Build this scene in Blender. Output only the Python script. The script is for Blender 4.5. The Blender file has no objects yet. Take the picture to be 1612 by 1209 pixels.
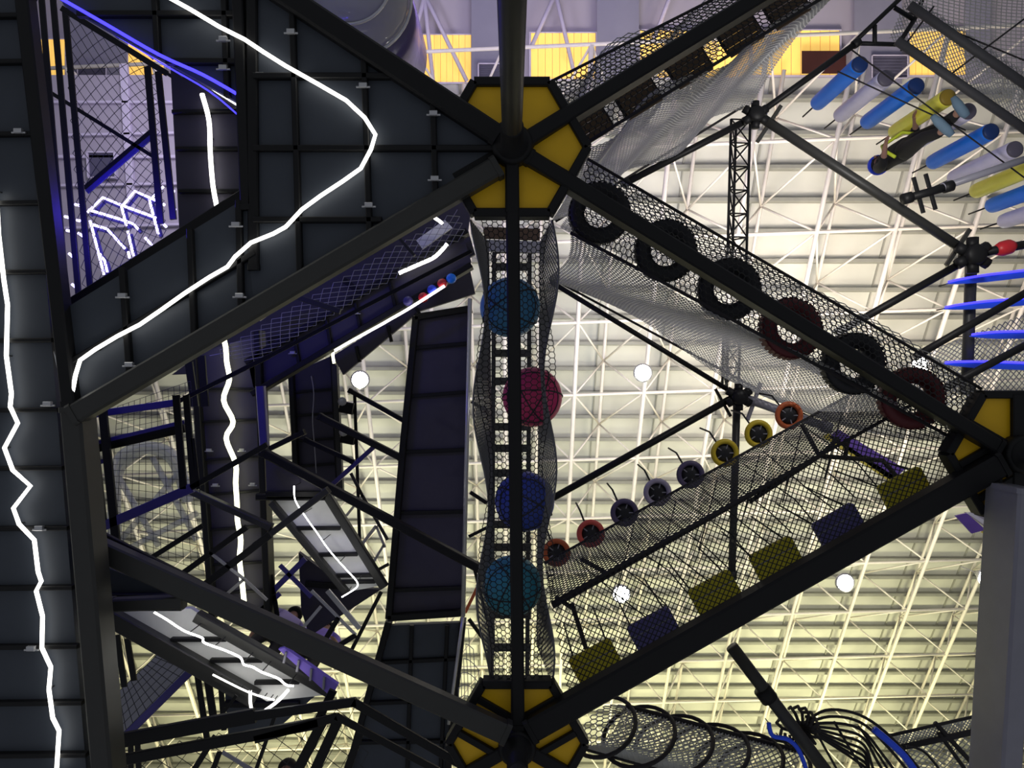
import bpy, math, random
from mathutils import Vector, Matrix
random.seed(7)
S = bpy.context.scene
C = S.collection
# ------------------------------------------------------------------ camera, world, lights, exposure
W, H, F = 1612.0, 1209.0, 1150.0          # frame and focal length in pixels
CX, CY, CZ = 806.0, 604.5, 1.5            # the camera looks straight up from eye height
cam_d = bpy.data.cameras.new('camera'); cam = bpy.data.objects.new('camera', cam_d); C.objects.link(cam)
cam_d.sensor_fit = 'HORIZONTAL'; cam_d.sensor_width = 36.0; cam_d.lens = 36.0 * F / W
cam_d.clip_start = 0.05; cam_d.clip_end = 300
cam.location = (0, 0, CZ)
cam.matrix_world = Matrix(((1, 0, 0, 0), (0, -1, 0, 0), (0, 0, -1, CZ), (0, 0, 0, 1)))  # x right, image down = +Y, view +Z
S.camera = cam
S.view_settings.view_transform = 'Standard'
S.view_settings.look = 'None'
S.view_settings.gamma = 1
S.view_settings.use_curve_mapping = False
S.view_settings.exposure = 0.0
wd = bpy.data.worlds.new('hall_bounce'); S.world = wd; wd.use_nodes = True
bg = wd.node_tree.nodes['Background']
bg.inputs[0].default_value = (0.88, 0.92, 1.0, 1)   # light coming up from the bright hall floor
bg.inputs[1].default_value = 0.24
S.cycles.max_bounces = 5; S.cycles.diffuse_bounces = 2; S.cycles.glossy_bounces = 2; S.cycles.transmission_bounces = 3
S.cycles.sample_clamp_indirect = 4

def V(*a): return Vector(a)
def P(px, py, D):                          # a pixel direction followed up to D metres above the camera
    return Vector(((px - CX) / F * D, (py - CY) / F * D, CZ + D))

def up_fill(name, px, py, D, size, power, col, spread=180, tilt=math.pi):  # unseen disk lamp facing up, added as fill
    l = bpy.data.lights.new(name, 'AREA'); l.shape = 'DISK'; l.size = size; l.energy = power; l.color = col; l.spread = math.radians(spread)
    o = bpy.data.objects.new(name, l); C.objects.link(o); o.location = P(px, py, D); o.rotation_euler = (tilt, 0, 0)
UP = math.radians(210)                     # washing square onto the 30 degree roof pitch
for x, w in ((330, 560), (880, 560), (1430, 560)): up_fill('up_fill', x, 1413, 19.9, 3.5, w, (1.0, 0.96, 0.52), 150, UP)  # added fill washing the roof, no fixtures belong to it
for x, w in ((430, 300), (980, 85), (1500, 240)): up_fill('up_fill', x, 1080, 15.7, 3.0, w, (1.0, 0.97, 0.70), 150, UP)
up_fill('up_fill', 960, 720, 13.2, 3.0, 115, (0.92, 0.96, 1.0), 150, UP)
up_fill('up_fill', 1480, 700, 13.2, 3.0, 380, (1.0, 0.86, 0.68), 150, UP)
up_fill('up_fill', 1230, 470, 12.6, 2.5, 150, (1.0, 0.92, 0.84), 150, UP)
up_fill('up_fill', 820, -60, 9.5, 3.0, 130, (0.80, 0.70, 1.0))
up_fill('up_fill', 250, 60, 10.5, 2.0, 130, (0.86, 0.80, 1.0))

up_fill('floodlight', 1440, 270, 6.0, 0.5, 70, (1.0, 0.96, 0.92))  # added fill to brighten the hanging bags, no real fixture here
# ------------------------------------------------------------------ materials
M = {}
def mat(name, col, rough=0.6, metal=0.0, emit=0.0, vary=0.12, scale=6.0, alpha=None, trans=0.0, bump=0.0, spec=0.4):
    m = bpy.data.materials.new(name); m.use_nodes = True
    nt = m.node_tree; b = nt.nodes['Principled BSDF']
    b.inputs['Roughness'].default_value = rough; b.inputs['Metallic'].default_value = metal; b.inputs['Specular IOR Level'].default_value = spec
    c = (col[0], col[1], col[2], 1)
    if emit:
        b.inputs['Base Color'].default_value = c
        b.inputs['Emission Color'].default_value = c; b.inputs['Emission Strength'].default_value = emit
    else:
        tc = nt.nodes.new('ShaderNodeTexCoord'); nz = nt.nodes.new('ShaderNodeTexNoise'); nz.inputs['Scale'].default_value = scale
        nz.inputs['Detail'].default_value = 4
        mx = nt.nodes.new('ShaderNodeMix'); mx.data_type = 'RGBA'
        mx.inputs['A'].default_value = tuple(v * (1 - vary) for v in col) + (1,)
        mx.inputs['B'].default_value = tuple(min(1, v * (1 + vary)) for v in col) + (1,)
        nt.links.new(tc.outputs['Object'], nz.inputs['Vector'])
        nt.links.new(nz.outputs['Fac'], mx.inputs['Factor'])
        nt.links.new(mx.outputs['Result'], b.inputs['Base Color'])
        if bump:
            bp = nt.nodes.new('ShaderNodeBump'); bp.inputs['Strength'].default_value = bump
            nt.links.new(nz.outputs['Fac'], bp.inputs['Height']); nt.links.new(bp.outputs['Normal'], b.inputs['Normal'])
    if trans: b.inputs['Transmission Weight'].default_value = trans
    if alpha is not None: b.inputs['Alpha'].default_value = alpha
    M[name] = m
    return m
mat('black_steel', (0.010, 0.010, 0.011), 0.5, spec=0.2)
mat('dark_steel', (0.035, 0.035, 0.033), 0.45, spec=0.35)
mat('grey_steel', (0.24, 0.235, 0.28), 0.4)
mat('silver_steel', (0.5, 0.5, 0.52), 0.3, 0.6)
mat('violet_steel', (0.05, 0.04, 0.20), 0.4)
mat('deck_panel', (0.040, 0.048, 0.064), 0.6)
mat('deck_panel_violet', (0.038, 0.034, 0.058), 0.6)
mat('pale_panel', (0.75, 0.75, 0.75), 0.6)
mat('yellow_panel', (0.80, 0.47, 0.004), 0.5)
mat('yellow_pad', (0.66, 0.58, 0.03), 0.7, bump=0.1)
mat('violet_pad', (0.13, 0.115, 0.33), 0.7, bump=0.1)
mat('net_black', (0.016, 0.016, 0.018), 0.7)
mat('net_dark', (0.035, 0.035, 0.04), 0.7)
mat('net_grey', (0.33, 0.33, 0.34), 0.6)  # light on the far nets put into a paler colour; near nets stay black
mat('net_mid', (0.14, 0.14, 0.145), 0.6)
mat('net_pale', (0.5, 0.5, 0.47), 0.6)
mat('rope_black', (0.02, 0.018, 0.02), 0.8)
mat('tyre_black', (0.016, 0.016, 0.02), 0.6, bump=0.2)
mat('tyre_maroon', (0.10, 0.014, 0.018), 0.6, bump=0.2)
mat('tyre_navy', (0.03, 0.032, 0.075), 0.6)
mat('ball_blue', (0.05, 0.22, 0.42), 0.5)
mat('ball_pink', (0.62, 0.04, 0.16), 0.5)
mat('ball_navy', (0.04, 0.075, 0.42), 0.5)
mat('ball_teal', (0.04, 0.27, 0.38), 0.5)
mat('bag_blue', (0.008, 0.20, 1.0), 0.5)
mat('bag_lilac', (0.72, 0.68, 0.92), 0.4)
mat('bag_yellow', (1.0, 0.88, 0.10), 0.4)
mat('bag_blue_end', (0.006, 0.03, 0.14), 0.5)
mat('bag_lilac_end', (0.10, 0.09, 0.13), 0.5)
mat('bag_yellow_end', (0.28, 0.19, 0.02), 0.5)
mat('wheel_yellow', (0.62, 0.46, 0.03), 0.5)
mat('wheel_violet', (0.10, 0.08, 0.16), 0.5)
mat('wheel_lilac', (0.36, 0.32, 0.44), 0.5)
mat('wheel_red', (0.66, 0.10, 0.08), 0.5)
mat('wheel_orange', (0.50, 0.11, 0.035), 0.5)
mat('board_brown', (0.10, 0.065, 0.04), 0.8)
mat('blue_board', (0.02, 0.09, 0.95), 0.35)
mat('red_cap', (0.55, 0.02, 0.03), 0.4)
mat('roof_sheet', (0.60, 0.60, 0.56), 0.7, vary=0.08, scale=1.5)
mat('purlin_shaded', (0.33, 0.33, 0.30), 0.6)  # darkened to stand for shade that the lamps below do not cast
mat('truss_paint', (0.86, 0.80, 0.74), 0.5)
mat('wall_sheet', (0.42, 0.38, 0.46), 0.7, vary=0.06, scale=1.2)
mat('column_paint', (0.26, 0.25, 0.34), 0.7, vary=0.05)
mat('vent_dark', (0.09, 0.085, 0.14), 0.6)
mat('lilac_paint', (0.62, 0.56, 0.72), 0.5)
mat('maroon_panel', (0.05, 0.007, 0.006), 0.7)
mat('window_yellow', (1.0, 0.62, 0.14), 0.6, emit=0.72)
mat('led_white', (1.0, 0.98, 0.90), 0.4, emit=3.6)
mat('led_bright', (1.0, 0.98, 0.92), 0.4, emit=20.0)
mat('led_yellow', (1.0, 1.0, 0.66), 0.4, emit=3.2)
mat('glow_blue', (0.05, 0.04, 1.0), 0.4, emit=2.6)
mat('neon_violet', (0.52, 0.46, 1.0), 0.4, emit=5.0)
mat('bay_lens', (1.0, 0.97, 0.86), 0.4, emit=45.0)
mat('banner_violet', (0.16, 0.08, 0.42), 0.6)
mat('banner_yellow', (0.80, 0.66, 0.10), 0.6)
mat('banner_white', (0.75, 0.72, 0.80), 0.6)
mat('shirt_violet', (0.25, 0.17, 0.72), 0.8)
mat('shirt_lilac', (0.36, 0.30, 0.66), 0.8)
mat('cloth_black', (0.012, 0.012, 0.014), 0.8)
mat('denim', (0.14, 0.22, 0.30), 0.8)
mat('shoe_blue', (0.02, 0.06, 0.70), 0.5)
mat('skin', (0.36, 0.2, 0.15), 0.6)
mat('hair', (0.012, 0.01, 0.01), 0.7)
mat('harness_yellow', (0.72, 0.85, 0.05), 0.5)
mat('grate_grey', (0.30, 0.30, 0.33), 0.6)
mat('slide_clear', (0.55, 0.55, 0.57), 0.08, alpha=0.5, vary=0.02, spec=0.8)
mat('slide_violet', (0.09, 0.07, 0.16), 0.25)
mat('slide_pale', (0.62, 0.64, 0.62), 0.3, alpha=0.55)

# ------------------------------------------------------------------ mesh builder
ORG = {}
def frame(d):
    d = d.normalized(); u = V(0, 0, 1) if abs(d.z) < 0.95 else V(1, 0, 0)
    s = d.cross(u).normalized(); return s, s.cross(d).normalized()
class MB:
    def __init__(s, smooth=False): s.v = []; s.f = []; s.smooth = smooth
    def loft(s, rings, closed=False, caps=True):
        b = len(s.v); n = len(rings[0])
        for r in rings: s.v += [tuple(p) for p in r]
        k = len(rings)
        for i in range(k if closed else k - 1):
            a0, a1 = b + i * n, b + ((i + 1) % k) * n
            for j in range(n): s.f.append((a0 + j, a0 + (j + 1) % n, a1 + (j + 1) % n, a1 + j))
        if caps and not closed:
            s.f.append(tuple(b + j for j in reversed(range(n)))); s.f.append(tuple(b + (k - 1) * n + j for j in range(n)))
        return s
    def bar(s, p0, p1, w, h, ch=None):      # chamfered bar standing on the line p0-p1 (its underside)
        p0, p1 = Vector(p0), Vector(p1); sd, up = frame(p1 - p0)
        if up.z < 0: up = -up; sd = -sd
        c = min(w, h) * 0.12 if ch is None else ch
        pr = [(-w/2 + c, 0), (w/2 - c, 0), (w/2, c), (w/2, h - c), (w/2 - c, h), (-w/2 + c, h), (-w/2, h - c), (-w/2, c)]
        return s.loft([[p + sd * a + up * b for a, b in pr] for p in (p0, p1)])
    def tube(s, pts, r, n=8, closed=False):
        pts = [Vector(p) for p in pts]; k = len(pts); rings = []; ref = None
        for i in range(k):
            d = (pts[(i + 1) % k] - pts[i - 1]) if closed else (pts[min(i + 1, k - 1)] - pts[max(i - 1, 0)])
            if d.length < 1e-9: d = V(0, 0, 1)
            d.normalize()
            if ref is None: a, _ = frame(d)
            else:
                a = ref - d * ref.dot(d)
                a = a.normalized() if a.length > 1e-6 else frame(d)[0]
            ref = a; b = d.cross(a); rr = r[i] if isinstance(r, (list, tuple)) else r
            rings.append([pts[i] + (a * math.cos(t) + b * math.sin(t)) * rr for t in (2 * math.pi * j / n for j in range(n))])
        return s.loft(rings, closed)
    def prism(s, poly, t):                  # a plate: polygon raised by t
        b = len(s.v); n = len(poly)
        s.v += [tuple(p) for p in poly] + [(p[0], p[1], p[2] + t) for p in poly]
        s.f.append(tuple(b + j for j in range(n))); s.f.append(tuple(b + n + j for j in reversed(range(n))))
        for j in range(n): s.f.append((b + j, b + n + j, b + n + (j + 1) % n, b + (j + 1) % n))
        return s
    def lathe(s, prof, c=(0, 0, 0), ax=(0, 0, 1), n=24):  # profile (radius, height) turned about an axis
        c = Vector(c); ax = Vector(ax).normalized(); a, b = frame(ax)
        return s.loft([[c + ax * h + (a * math.cos(t) + b * math.sin(t)) * r for t in (2 * math.pi * j / n for j in range(n))] for r, h in prof])
    def torus(s, c, R, r, ax=(0, 0, 1), n=32, m=12, sq=1.0):
        c = Vector(c); ax = Vector(ax).normalized(); a, b = frame(ax); rings = []
        for i in range(n):
            t = 2 * math.pi * i / n; d = a * math.cos(t) + b * math.sin(t)
            rings.append([c + d * (R + r * math.cos(u)) + ax * (r * sq * math.sin(u)) for u in (2 * math.pi * j / m for j in range(m))])
        return s.loft(rings, closed=True)
    def edges(s, pts, es, r):               # every net strand a thin three-sided bar
        for i, j in es:
            p, q = pts[i], pts[j]; d = q - p
            if d.length < 1e-5: continue
            a, b = frame(d); k = len(s.v)
            o = [a * r, (a * -0.5 + b * 0.866) * r, (a * -0.5 - b * 0.866) * r]
            s.v += [tuple(p + x) for x in o] + [tuple(q + x) for x in o]
            s.f += [(k, k+1, k+4, k+3), (k+1, k+2, k+5, k+4), (k+2, k, k+3, k+5)]
        return s
    def build(s, name, m, parent=None, label=None):
        o0 = ORG.get(parent.name, V(0, 0, 0)) if parent else V(0, 0, 0)
        me = bpy.data.meshes.new(name); me.from_pydata([(x - o0.x, y - o0.y, z - o0.z) for x, y, z in s.v], [], s.f); me.update()
        if s.smooth: me.polygons.foreach_set('use_smooth', [True] * len(me.polygons))
        o = bpy.data.objects.new(name, me); C.objects.link(o); me.materials.append(M[m])
        if parent: o.parent = parent; ORG[o.name] = o0
        if label: o['label'] = label
        return o
    def single(s, name, m, label, cat, group=None):
        n = len(s.v); o0 = V(sum(p[0] for p in s.v) / n, sum(p[1] for p in s.v) / n, min(p[2] for p in s.v))
        s.v = [(x - o0.x, y - o0.y, z - o0.z) for x, y, z in s.v]
        o = s.build(name, m); o.location = o0; ORG[o.name] = o0
        o['label'] = label; o['category'] = cat
        if group: o['group'] = group
        return o
    def struct(s, name, m):
        o = s.build(name, m); o['kind'] = 'structure'; return o
def thing(name, label, cat, p, group=None):
    o = bpy.data.objects.new(name, None); C.objects.link(o); o.location = p; o.empty_display_size = 0.1
    ORG[o.name] = Vector(p); o['label'] = label; o['category'] = cat
    if group: o['group'] = group
    return o

def bil(c, u, v):
    return c[0] * ((1-u)*(1-v)) + c[1] * (u*(1-v)) + c[2] * (u*v) + c[3] * ((1-u)*v)
def net(c, cell, r, style='hex', sag=0.0, wave=None):   # corners 0-1-2-3; u runs 0->1, v runs 0->3
    c = [Vector(p) for p in c]
    lu = ((c[1] - c[0]).length + (c[2] - c[3]).length) / 2; lv = ((c[3] - c[0]).length + (c[2] - c[1]).length) / 2
    nrm = (c[1] - c[0]).cross(c[3] - c[0]).normalized()
    if nrm.z > 0: nrm = -nrm
    def at(u, v):
        p = bil(c, u, v)
        if wave: p = p + wave(u, v)
        if sag: p = p + V(0, 0, -sag * 4 * v * (1 - v))
        return p
    pts, es, idx = [], [], {}
    def nd(k, u, v):
        if k not in idx: idx[k] = len(pts); pts.append(at(u, v))
        return idx[k]
    if style == 'square':
        nu, nv = max(1, round(lu / cell)), max(1, round(lv / cell))
        for i in range(nu + 1):
            for j in range(nv + 1):
                a = nd((i, j), i / nu, j / nv)
                if i < nu: es.append((a, nd((i+1, j), (i+1) / nu, j / nv)))
                if j < nv: es.append((a, nd((i, j+1), i / nu, (j+1) / nv)))
    elif style == 'diamond':
        nu, nv = max(2, round(lu / cell * 1.6)), max(2, round(lv / cell * 1.6))
        for i in range(nu + 1):
            for j in range(nv + 1):
                if (i + j) % 2: continue
                a = nd((i, j), i / nu, j / nv)
                for dj in (1, -1):
                    if i < nu and 0 <= j + dj <= nv: es.append((a, nd((i+1, j+dj), (i+1) / nu, (j+dj) / nv)))
    else:
        w = cell; nv = max(1, round(lv / (w * 0.866))); nu = max(1, round(lu / w))
        for j in range(nv + 1):                # hexagonal twine mesh: zigzag rows joined by short legs
            for i in range(2 * nu + 1):
                up = ((i + j) % 2)
                u = i / (2 * nu); v = (j + (0.17 if up else -0.17)) / nv
                k = (i, j); a = nd(k, min(1, max(0, u)), min(1, max(0, v)))
            for i in range(2 * nu): es.append((idx[(i, j)], idx[(i+1, j)]))
        for j in range(nv):
            for i in range(2 * nu + 1):
                if (i + j) % 2: es.append((idx[(i, j)], idx[(i, j+1)]))
    return MB().edges(pts, es, r)
def px2m(px, D): return px * D / F
def line(pl, D): return [P(x, y, D) for x, y in pl]
def smooth_line(pl, k=4):
    out = []
    for i in range(len(pl) - 1):
        p0 = pl[max(i-1, 0)]; p1 = pl[i]; p2 = pl[i+1]; p3 = pl[min(i+2, len(pl)-1)]
        for j in range(k):
            t = j / k
            out.append(0.5 * ((2*p1) + (p2-p0)*t + (2*p0-5*p1+4*p2-p3)*t*t + (3*p1-p0-3*p2+p3)*t**3))
    out.append(pl[-1]); return out

# ------------------------------------------------------------------ the hall: pitched roof, space frame, end wall
K = 0.575                                       # roof pitch along Y
def roof(X, Y, off): return V(X, Y, CZ + 20.0 - off + K * Y)
def RP(px, py, off):
    D = (20.0 - off) / (1 - K * (py - CY) / F); return P(px, py, D)
YW = -6.75                                      # line where the roof meets the end wall
m = MB(); m.prism([roof(-21, YW, 0), roof(24, YW, 0), roof(24, 19, 0), roof(-21, 19, 0)], 0.15); m.struct('ceiling', 'roof_sheet')
m = MB(); y = YW + 0.4
while y < 18.9:
    m.bar(roof(-21, y, 0.22), roof(24, y, 0.22), 0.10, 0.22, 0.01); y += 0.66
m.struct('trim_1', 'purlin_shaded')
m = MB()
for i in range(-11, 14):                        # standing seams of the roof sheet
    x = 0.55 + 1.72 * i
    m.bar(roof(x, YW, 0.06), roof(x, 18.9, 0.06), 0.035, 0.06, 0.005)
m.struct('trim_2', 'purlin_shaded')
cols = [1.55 + 1.72 * i for i in range(-9, 11)]
rows = [-6.55 + 1.72 * j for j in range(0, 15)]
tw = math.tan(math.radians(-2.0))
def node(x, y, off): return roof(x, y + x * tw, off)
m = MB(True)
for x in cols: m.tube([node(x, rows[0], 2.0), node(x, rows[-1], 2.0)], 0.055, 6)
for y in rows: m.tube([node(cols[0], y, 2.0), node(cols[-1], y, 2.0)], 0.04, 6)
for x in cols[::1]:
    m.tube([node(x + 0.86, rows[0], 0.42), node(x + 0.86, rows[-1], 0.42)], 0.045, 6)
m.struct('trim_3', 'truss_paint')
m = MB(True)
for a, x in enumerate(cols):
    for b, y in enumerate(rows):
        for sx in (-1, 1):
            for sy in (-1, 1):
                if rows[0] <= y + sy * 0.86 <= rows[-1]:
                    m.tube([node(x, y, 2.0), node(x + sx * 0.86, y + sy * 0.86, 0.42)], 0.026, 5)
m.struct('trim_4', 'truss_paint')
# end wall: steep sloping cladding below the eaves, with pilasters, lit yellow panels and grilles
def WP(px, py, off=0.0): return RP(px, py, off)
m = MB(); m.prism([roof(-21, -11.0, 0.02), roof(24, -11.0, 0.02), roof(24, YW, 0.02), roof(-21, YW, 0.02)], 0.2); m.struct('wall_back', 'wall_sheet')
for nm, x in (('wall_left', -21.0), ('wall_right', 24.0)):
    a = [V(x, -11, CZ), V(x, 19, CZ), roof(x, 19, 0), roof(x, -11, 0)]
    s_ = 0.2 if x > 0 else -0.2
    MB().loft([a, [p + V(s_, 0, 0) for p in a]]).struct(nm, 'wall_sheet')
a = [V(-21, 19, CZ), V(24, 19, CZ), roof(24, 19, 0), roof(-21, 19, 0)]
MB().loft([a, [p + V(0, 0.2, 0) for p in a]]).struct('wall_front', 'roof_sheet')
def wallbox(mb, x0, x1, y0, y1, o0, o1):                   # a rectangle on the end wall, standing out from it
    q = ((x0, y0), (x1, y0), (x1, y1), (x0, y1))
    return mb.loft([[WP(x, y, o1) for x, y in q], [WP(x, y, o0) for x, y in q]])
for k, (x0, x1, y0, y1) in enumerate([(56, 102, 62, 140), (202, 258, 62, 132), (655, 742, 55, 129), (836, 938, 52, 124), (1008, 1180, 48, 122), (1185, 1322, 48, 118), (1432, 1520, 48, 118)]):
    wo = thing('window_%d' % (k + 1), 'x', 'x', WP((x0 + x1) / 2, y1)); del wo['label']; del wo['category']; wo['kind'] = 'structure'
    f = MB(); wallbox(f, x0 - 3, x1 + 3, y0 - 2, y0, 0, 0.14); wallbox(f, x0 - 3, x1 + 3, y1, y1 + 3, 0, 0.14); wallbox(f, x0 - 3, x0, y0, y1, 0, 0.14); wallbox(f, x1, x1 + 3, y0, y1, 0, 0.14)
    f.build('window_frame', 'lilac_paint', wo)
    p = MB(); n = 9
    for q in range(n): wallbox(p, x0 + (x1 - x0) * q / n, x0 + (x1 - x0) * (q + 0.94) / n, y0, y1, 0.01, 0.09)
    p.build('window_pane', 'window_yellow', wo)
m = MB()
for x0, x1 in ((110, 200), (742, 800), (940, 1006), (1345, 1420), (1520, 1560)): wallbox(m, x0, x1, -60, 132, 0, 0.30)
m.struct('trim_5', 'column_paint')
m = MB(True)
for pl in ([(668, -5), (652, 60), (660, 125)], [(668, -5), (682, 130)], [(670, -5), (735, 128)], [(872, -5), (836, 75)], [(876, -5), (902, 108)], [(1068, -40), (1030, 60)]):
    m.tube([WP(x, y, 0.35) for x, y in pl], 0.045, 6)
m.struct('trim_6', 'lilac_paint')
def grille(label, x0, x1, y0, y1):
    t = thing('wall_grille', label, 'vent', WP((x0 + x1) / 2, y1, 0.18))
    f = MB()
    for r in ((x0, x1, y0, y0 + 2), (x0, x1, y1 - 2, y1), (x0, x0 + 2, y0, y1), (x1 - 2, x1, y0, y1)): wallbox(f, *r, 0.28, 0.40)
    f.build('frame', 'lilac_paint', t)
    b = MB(); n = 7
    for q in range(n): wallbox(b, x0 + 2, x1 - 2, y0 + 2 + (y1 - y0 - 4) * q / n, y0 + 2 + (y1 - y0 - 4) * (q + 0.85) / n, 0.27, 0.34)
    b.build('louvre', 'vent_dark', t)
grille('dark louvred grille high on wall behind wire mesh', 121, 168, 103, 140)
grille('dark louvred grille directly behind the round pole', 752, 800, 99, 127)
grille('grey louvred grille above the hanging blue bags', 1372, 1430, 86, 124)
wallbox(MB(), 1262, 1332, 80, 116, 0.05, 0.30).single('wall_board', 'maroon_panel', 'dark red board on the wall beside yellow lit panel', 'board')

def bay_lamp(label, px, py, D=16.6):
    t = thing('high_bay_lamp', label, 'lamp', P(px, py, D), 'hall lamps under the roof trusses')
    c = P(px, py, D)
    MB(True).lathe([(0.20, 0.0), (0.18, -0.025), (0.09, -0.045), (0.001, -0.05)], c, n=20).build('lens', 'bay_lens', t)
    MB(True).lathe([(0.22, -0.02), (0.22, 0.02), (0.12, 0.10), (0.08, 0.25), (0.07, 0.32), (0.001, 0.33)], c, n=20).build('reflector', 'silver_steel', t)
    MB().tube([c + V(0, 0, 0.3), c + V(0, 0, 0.95)], 0.012, 6).build('hanger', 'grey_steel', t)
bay_lamp('glaring white hall lamp beside the dark violet walkway', 567, 598)
bay_lamp('glaring white hall lamp in the open roof right of the pink ball', 1012, 587)
bay_lamp('white hall lamp glowing beside the last black tyre', 1448, 575)
bay_lamp('white hall lamp seen through netting by the padded squares', 978, 935)
bay_lamp('white hall lamp beside the heavy beam edge', 1330, 917)
bay_lamp('white hall lamp near the grey square post', 1553, 908)

# ------------------------------------------------------------------ hexagonal yellow platforms and their poles
def hexa(label, px, py, D, R, double=False, start=0):
    c = P(px, py, D); t = thing('hexagonal_platform', label, 'platform', c, 'yellow hexagonal platforms')
    vt = [c + V(R * math.cos(math.radians(60*k)), R * math.sin(math.radians(60*k)), 0) for k in range(6)]
    md = [(vt[k] + vt[(k+1) % 6]) / 2 for k in range(6)]
    for k in range(6): MB().prism([c, md[k-1], vt[k], md[k]], 0.03).build('panel', 'yellow_panel', t)
    for k in range(6): MB().bar(vt[k] + V(0, 0, -0.04), vt[(k+1) % 6] + V(0, 0, -0.04), 0.065, 0.14, 0.008).build('rim', 'black_steel', t)
    for k in range(6): MB().bar(c + (md[k] - c) * 0.1 + V(0, 0, -0.05), md[k] + V(0, 0, -0.05), 0.10, 0.05, 0.008).build('spoke', 'black_steel', t)
    if double:
        for k in range(6):
            d = (md[k] - c).normalized(); sd = V(-d.y, d.x, 0)
            for s_ in (-1, 1):
                if (k, s_) in double:
                    o = sd * (0.155 * s_) + V(0, 0, -0.04)
                    MB().bar(c + d * 0.1 + o, md[k] - d * 0.02 + o, 0.055, 0.04, 0.006).build('brace', 'black_steel', t)
    MB(True).lathe([(0.13, -0.12), (0.15, -0.10), (0.15, 0.0), (0.001, 0.0)], c, n=24).build('hub', 'black_steel', t)
    return c
h1 = hexa('yellow hexagon platform at the top end of the tall round pole', 806, 233, 5.35, 0.552)
h2 = hexa('yellow hexagon platform under the ball net, at its lower end', 814, 1169, 5.84, 0.545, [(3, -1), (3, 1), (5, 1), (5, -1)])
h3 = hexa('yellow hexagon platform between tyre net and padded squares net', 1599, 714, 5.84, 0.545, [(2, -1), (2, 1), (1, 1)])
def pole(label, c, r, mt='dark_steel'):
    t = thing('support_pole', label, 'pole', V(c.x, c.y, 0), 'platform support poles')
    MB(True).lathe([(r, 0), (r, c.z - 0.05), (r, c.z + 0.1)], V(c.x, c.y, 0), n=24).build('shaft', mt, t)
    MB(True).lathe([(r, c.z - 0.45), (r + 0.012, c.z - 0.44), (r + 0.012, c.z - 0.14), (r + 0.05, c.z - 0.13), (r + 0.05, c.z - 0.10), (r, c.z - 0.09)], V(c.x, c.y, 0), n=24).build('collar', 'black_steel', t)
    MB(True).lathe([(r + 0.14, 0), (r + 0.14, 0.02), (r, 0.021)], V(c.x, c.y, 0), n=24).build('foot_plate', mt, t)
pole('tall dark round pole running up to yellow hexagon platform', h1, 0.068)
pole('black pole under the yellow hexagon below the ball net', h2, 0.068)
pole('black pole under the yellow hexagon by the tyre net', h3, 0.068)

def beam(label, p0, p1, D0, D1, wpx, h=0.2, mt='black_steel', name='steel_girder', group=None):
    a, b = P(*p0, D0), P(*p1, D1); w = px2m(wpx, (D0 + D1) / 2)
    t = thing(name, label, 'beam', (a + b) / 2, group)
    MB().bar(a, b, w, h).build('girder', mt, t)
    d = (b - a).normalized()
    for q in (a, b - d * 0.04):
        MB().bar(q - V(0, 0, 0.006), q + d * 0.04 - V(0, 0, 0.006), w * 1.12, h + 0.012).build('end_plate', mt, t)
    return t
def tubebeam(label, p0, p1, D0, D1, wpx, mt='black_steel', collars=(), cat='beam', name='steel_tube', joints=True):
    a, b = P(*p0, D0), P(*p1, D1); r = px2m(wpx, (D0 + D1) / 2) / 2
    t = thing(name, label, cat, (a + b) / 2)
    MB(True).tube([a, b], r, 12).build('tube', mt, t)
    d = (b - a).normalized()
    if joints:
        for q in (a, b): MB(True).lathe([(0.001, -r*1.1), (r * 1.35, -r*1.1), (r * 1.35, r*1.1), (0.001, r*1.1)], q, d, 12).build('end_collar', mt, t)
    for f in collars:
        q = a.lerp(b, f); sd, up = frame(d)
        MB().bar(q - sd * r * 4.5, q + sd * r * 4.5, r * 0.8, r * 0.8).build('clamp_bar', mt, t)
    return t
# main triangle beams between the platforms
beam('long thin black beam running down in front of the ball net', (806, 250), (816, 1150), 5.26, 5.74, 21, 0.14)
beam('black beam running above the row of tyres', (830, 243), (1580, 706), 5.26, 5.72, 23, 0.18)
beam('wide black beam along the lower edge of the padded squares', (832, 1156), (1585, 730), 5.70, 5.70, 38, 0.16)
beam('black beam over the brown stepping boards to top edge', (828, 218), (1290, -65), 5.26, 5.5, 24, 0.18)
beam('black sloping beam along the top edge of big dark deck', (400, -42), (785, 212), 5.2, 5.22, 34, 0.16)
beam('dark grey beam along lower edge of the lit deck', (108, 655), (785, 258), 5.2, 5.22, 32, 0.14, 'dark_steel')
beam('long dark grey beam from left column to lower hexagon', (118, 852), (800, 1160), 5.5, 5.6, 33, 0.11, 'dark_steel')
beam('upright black beam closing the right side of window opening', (372, -20), (386, 330), 5.265, 5.265, 17, 0.14)
beam('second upright black beam splitting the big dark deck', (395, -20), (398, 425), 5.265, 5.265, 17, 0.08)
beam('black edge beam of the left column deck', (30, -20), (106, 640), 5.22, 5.22, 22, 0.12)
beam('grey faced beam beside the lower left window opening', (108, 640), (160, 1240), 5.22, 5.22, 34, 0.22, 'dark_steel')
beam('big grey square post crossing the lower right corner', (1622, 770), (1592, 1260), 5.4, 5.4, 34, 0.40, 'grey_steel', 'square_post')
beam('short dark beam under the white lit slab near left column', (165, 955), (285, 950), 5.6, 5.6, 20, 0.1, 'dark_steel')

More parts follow.
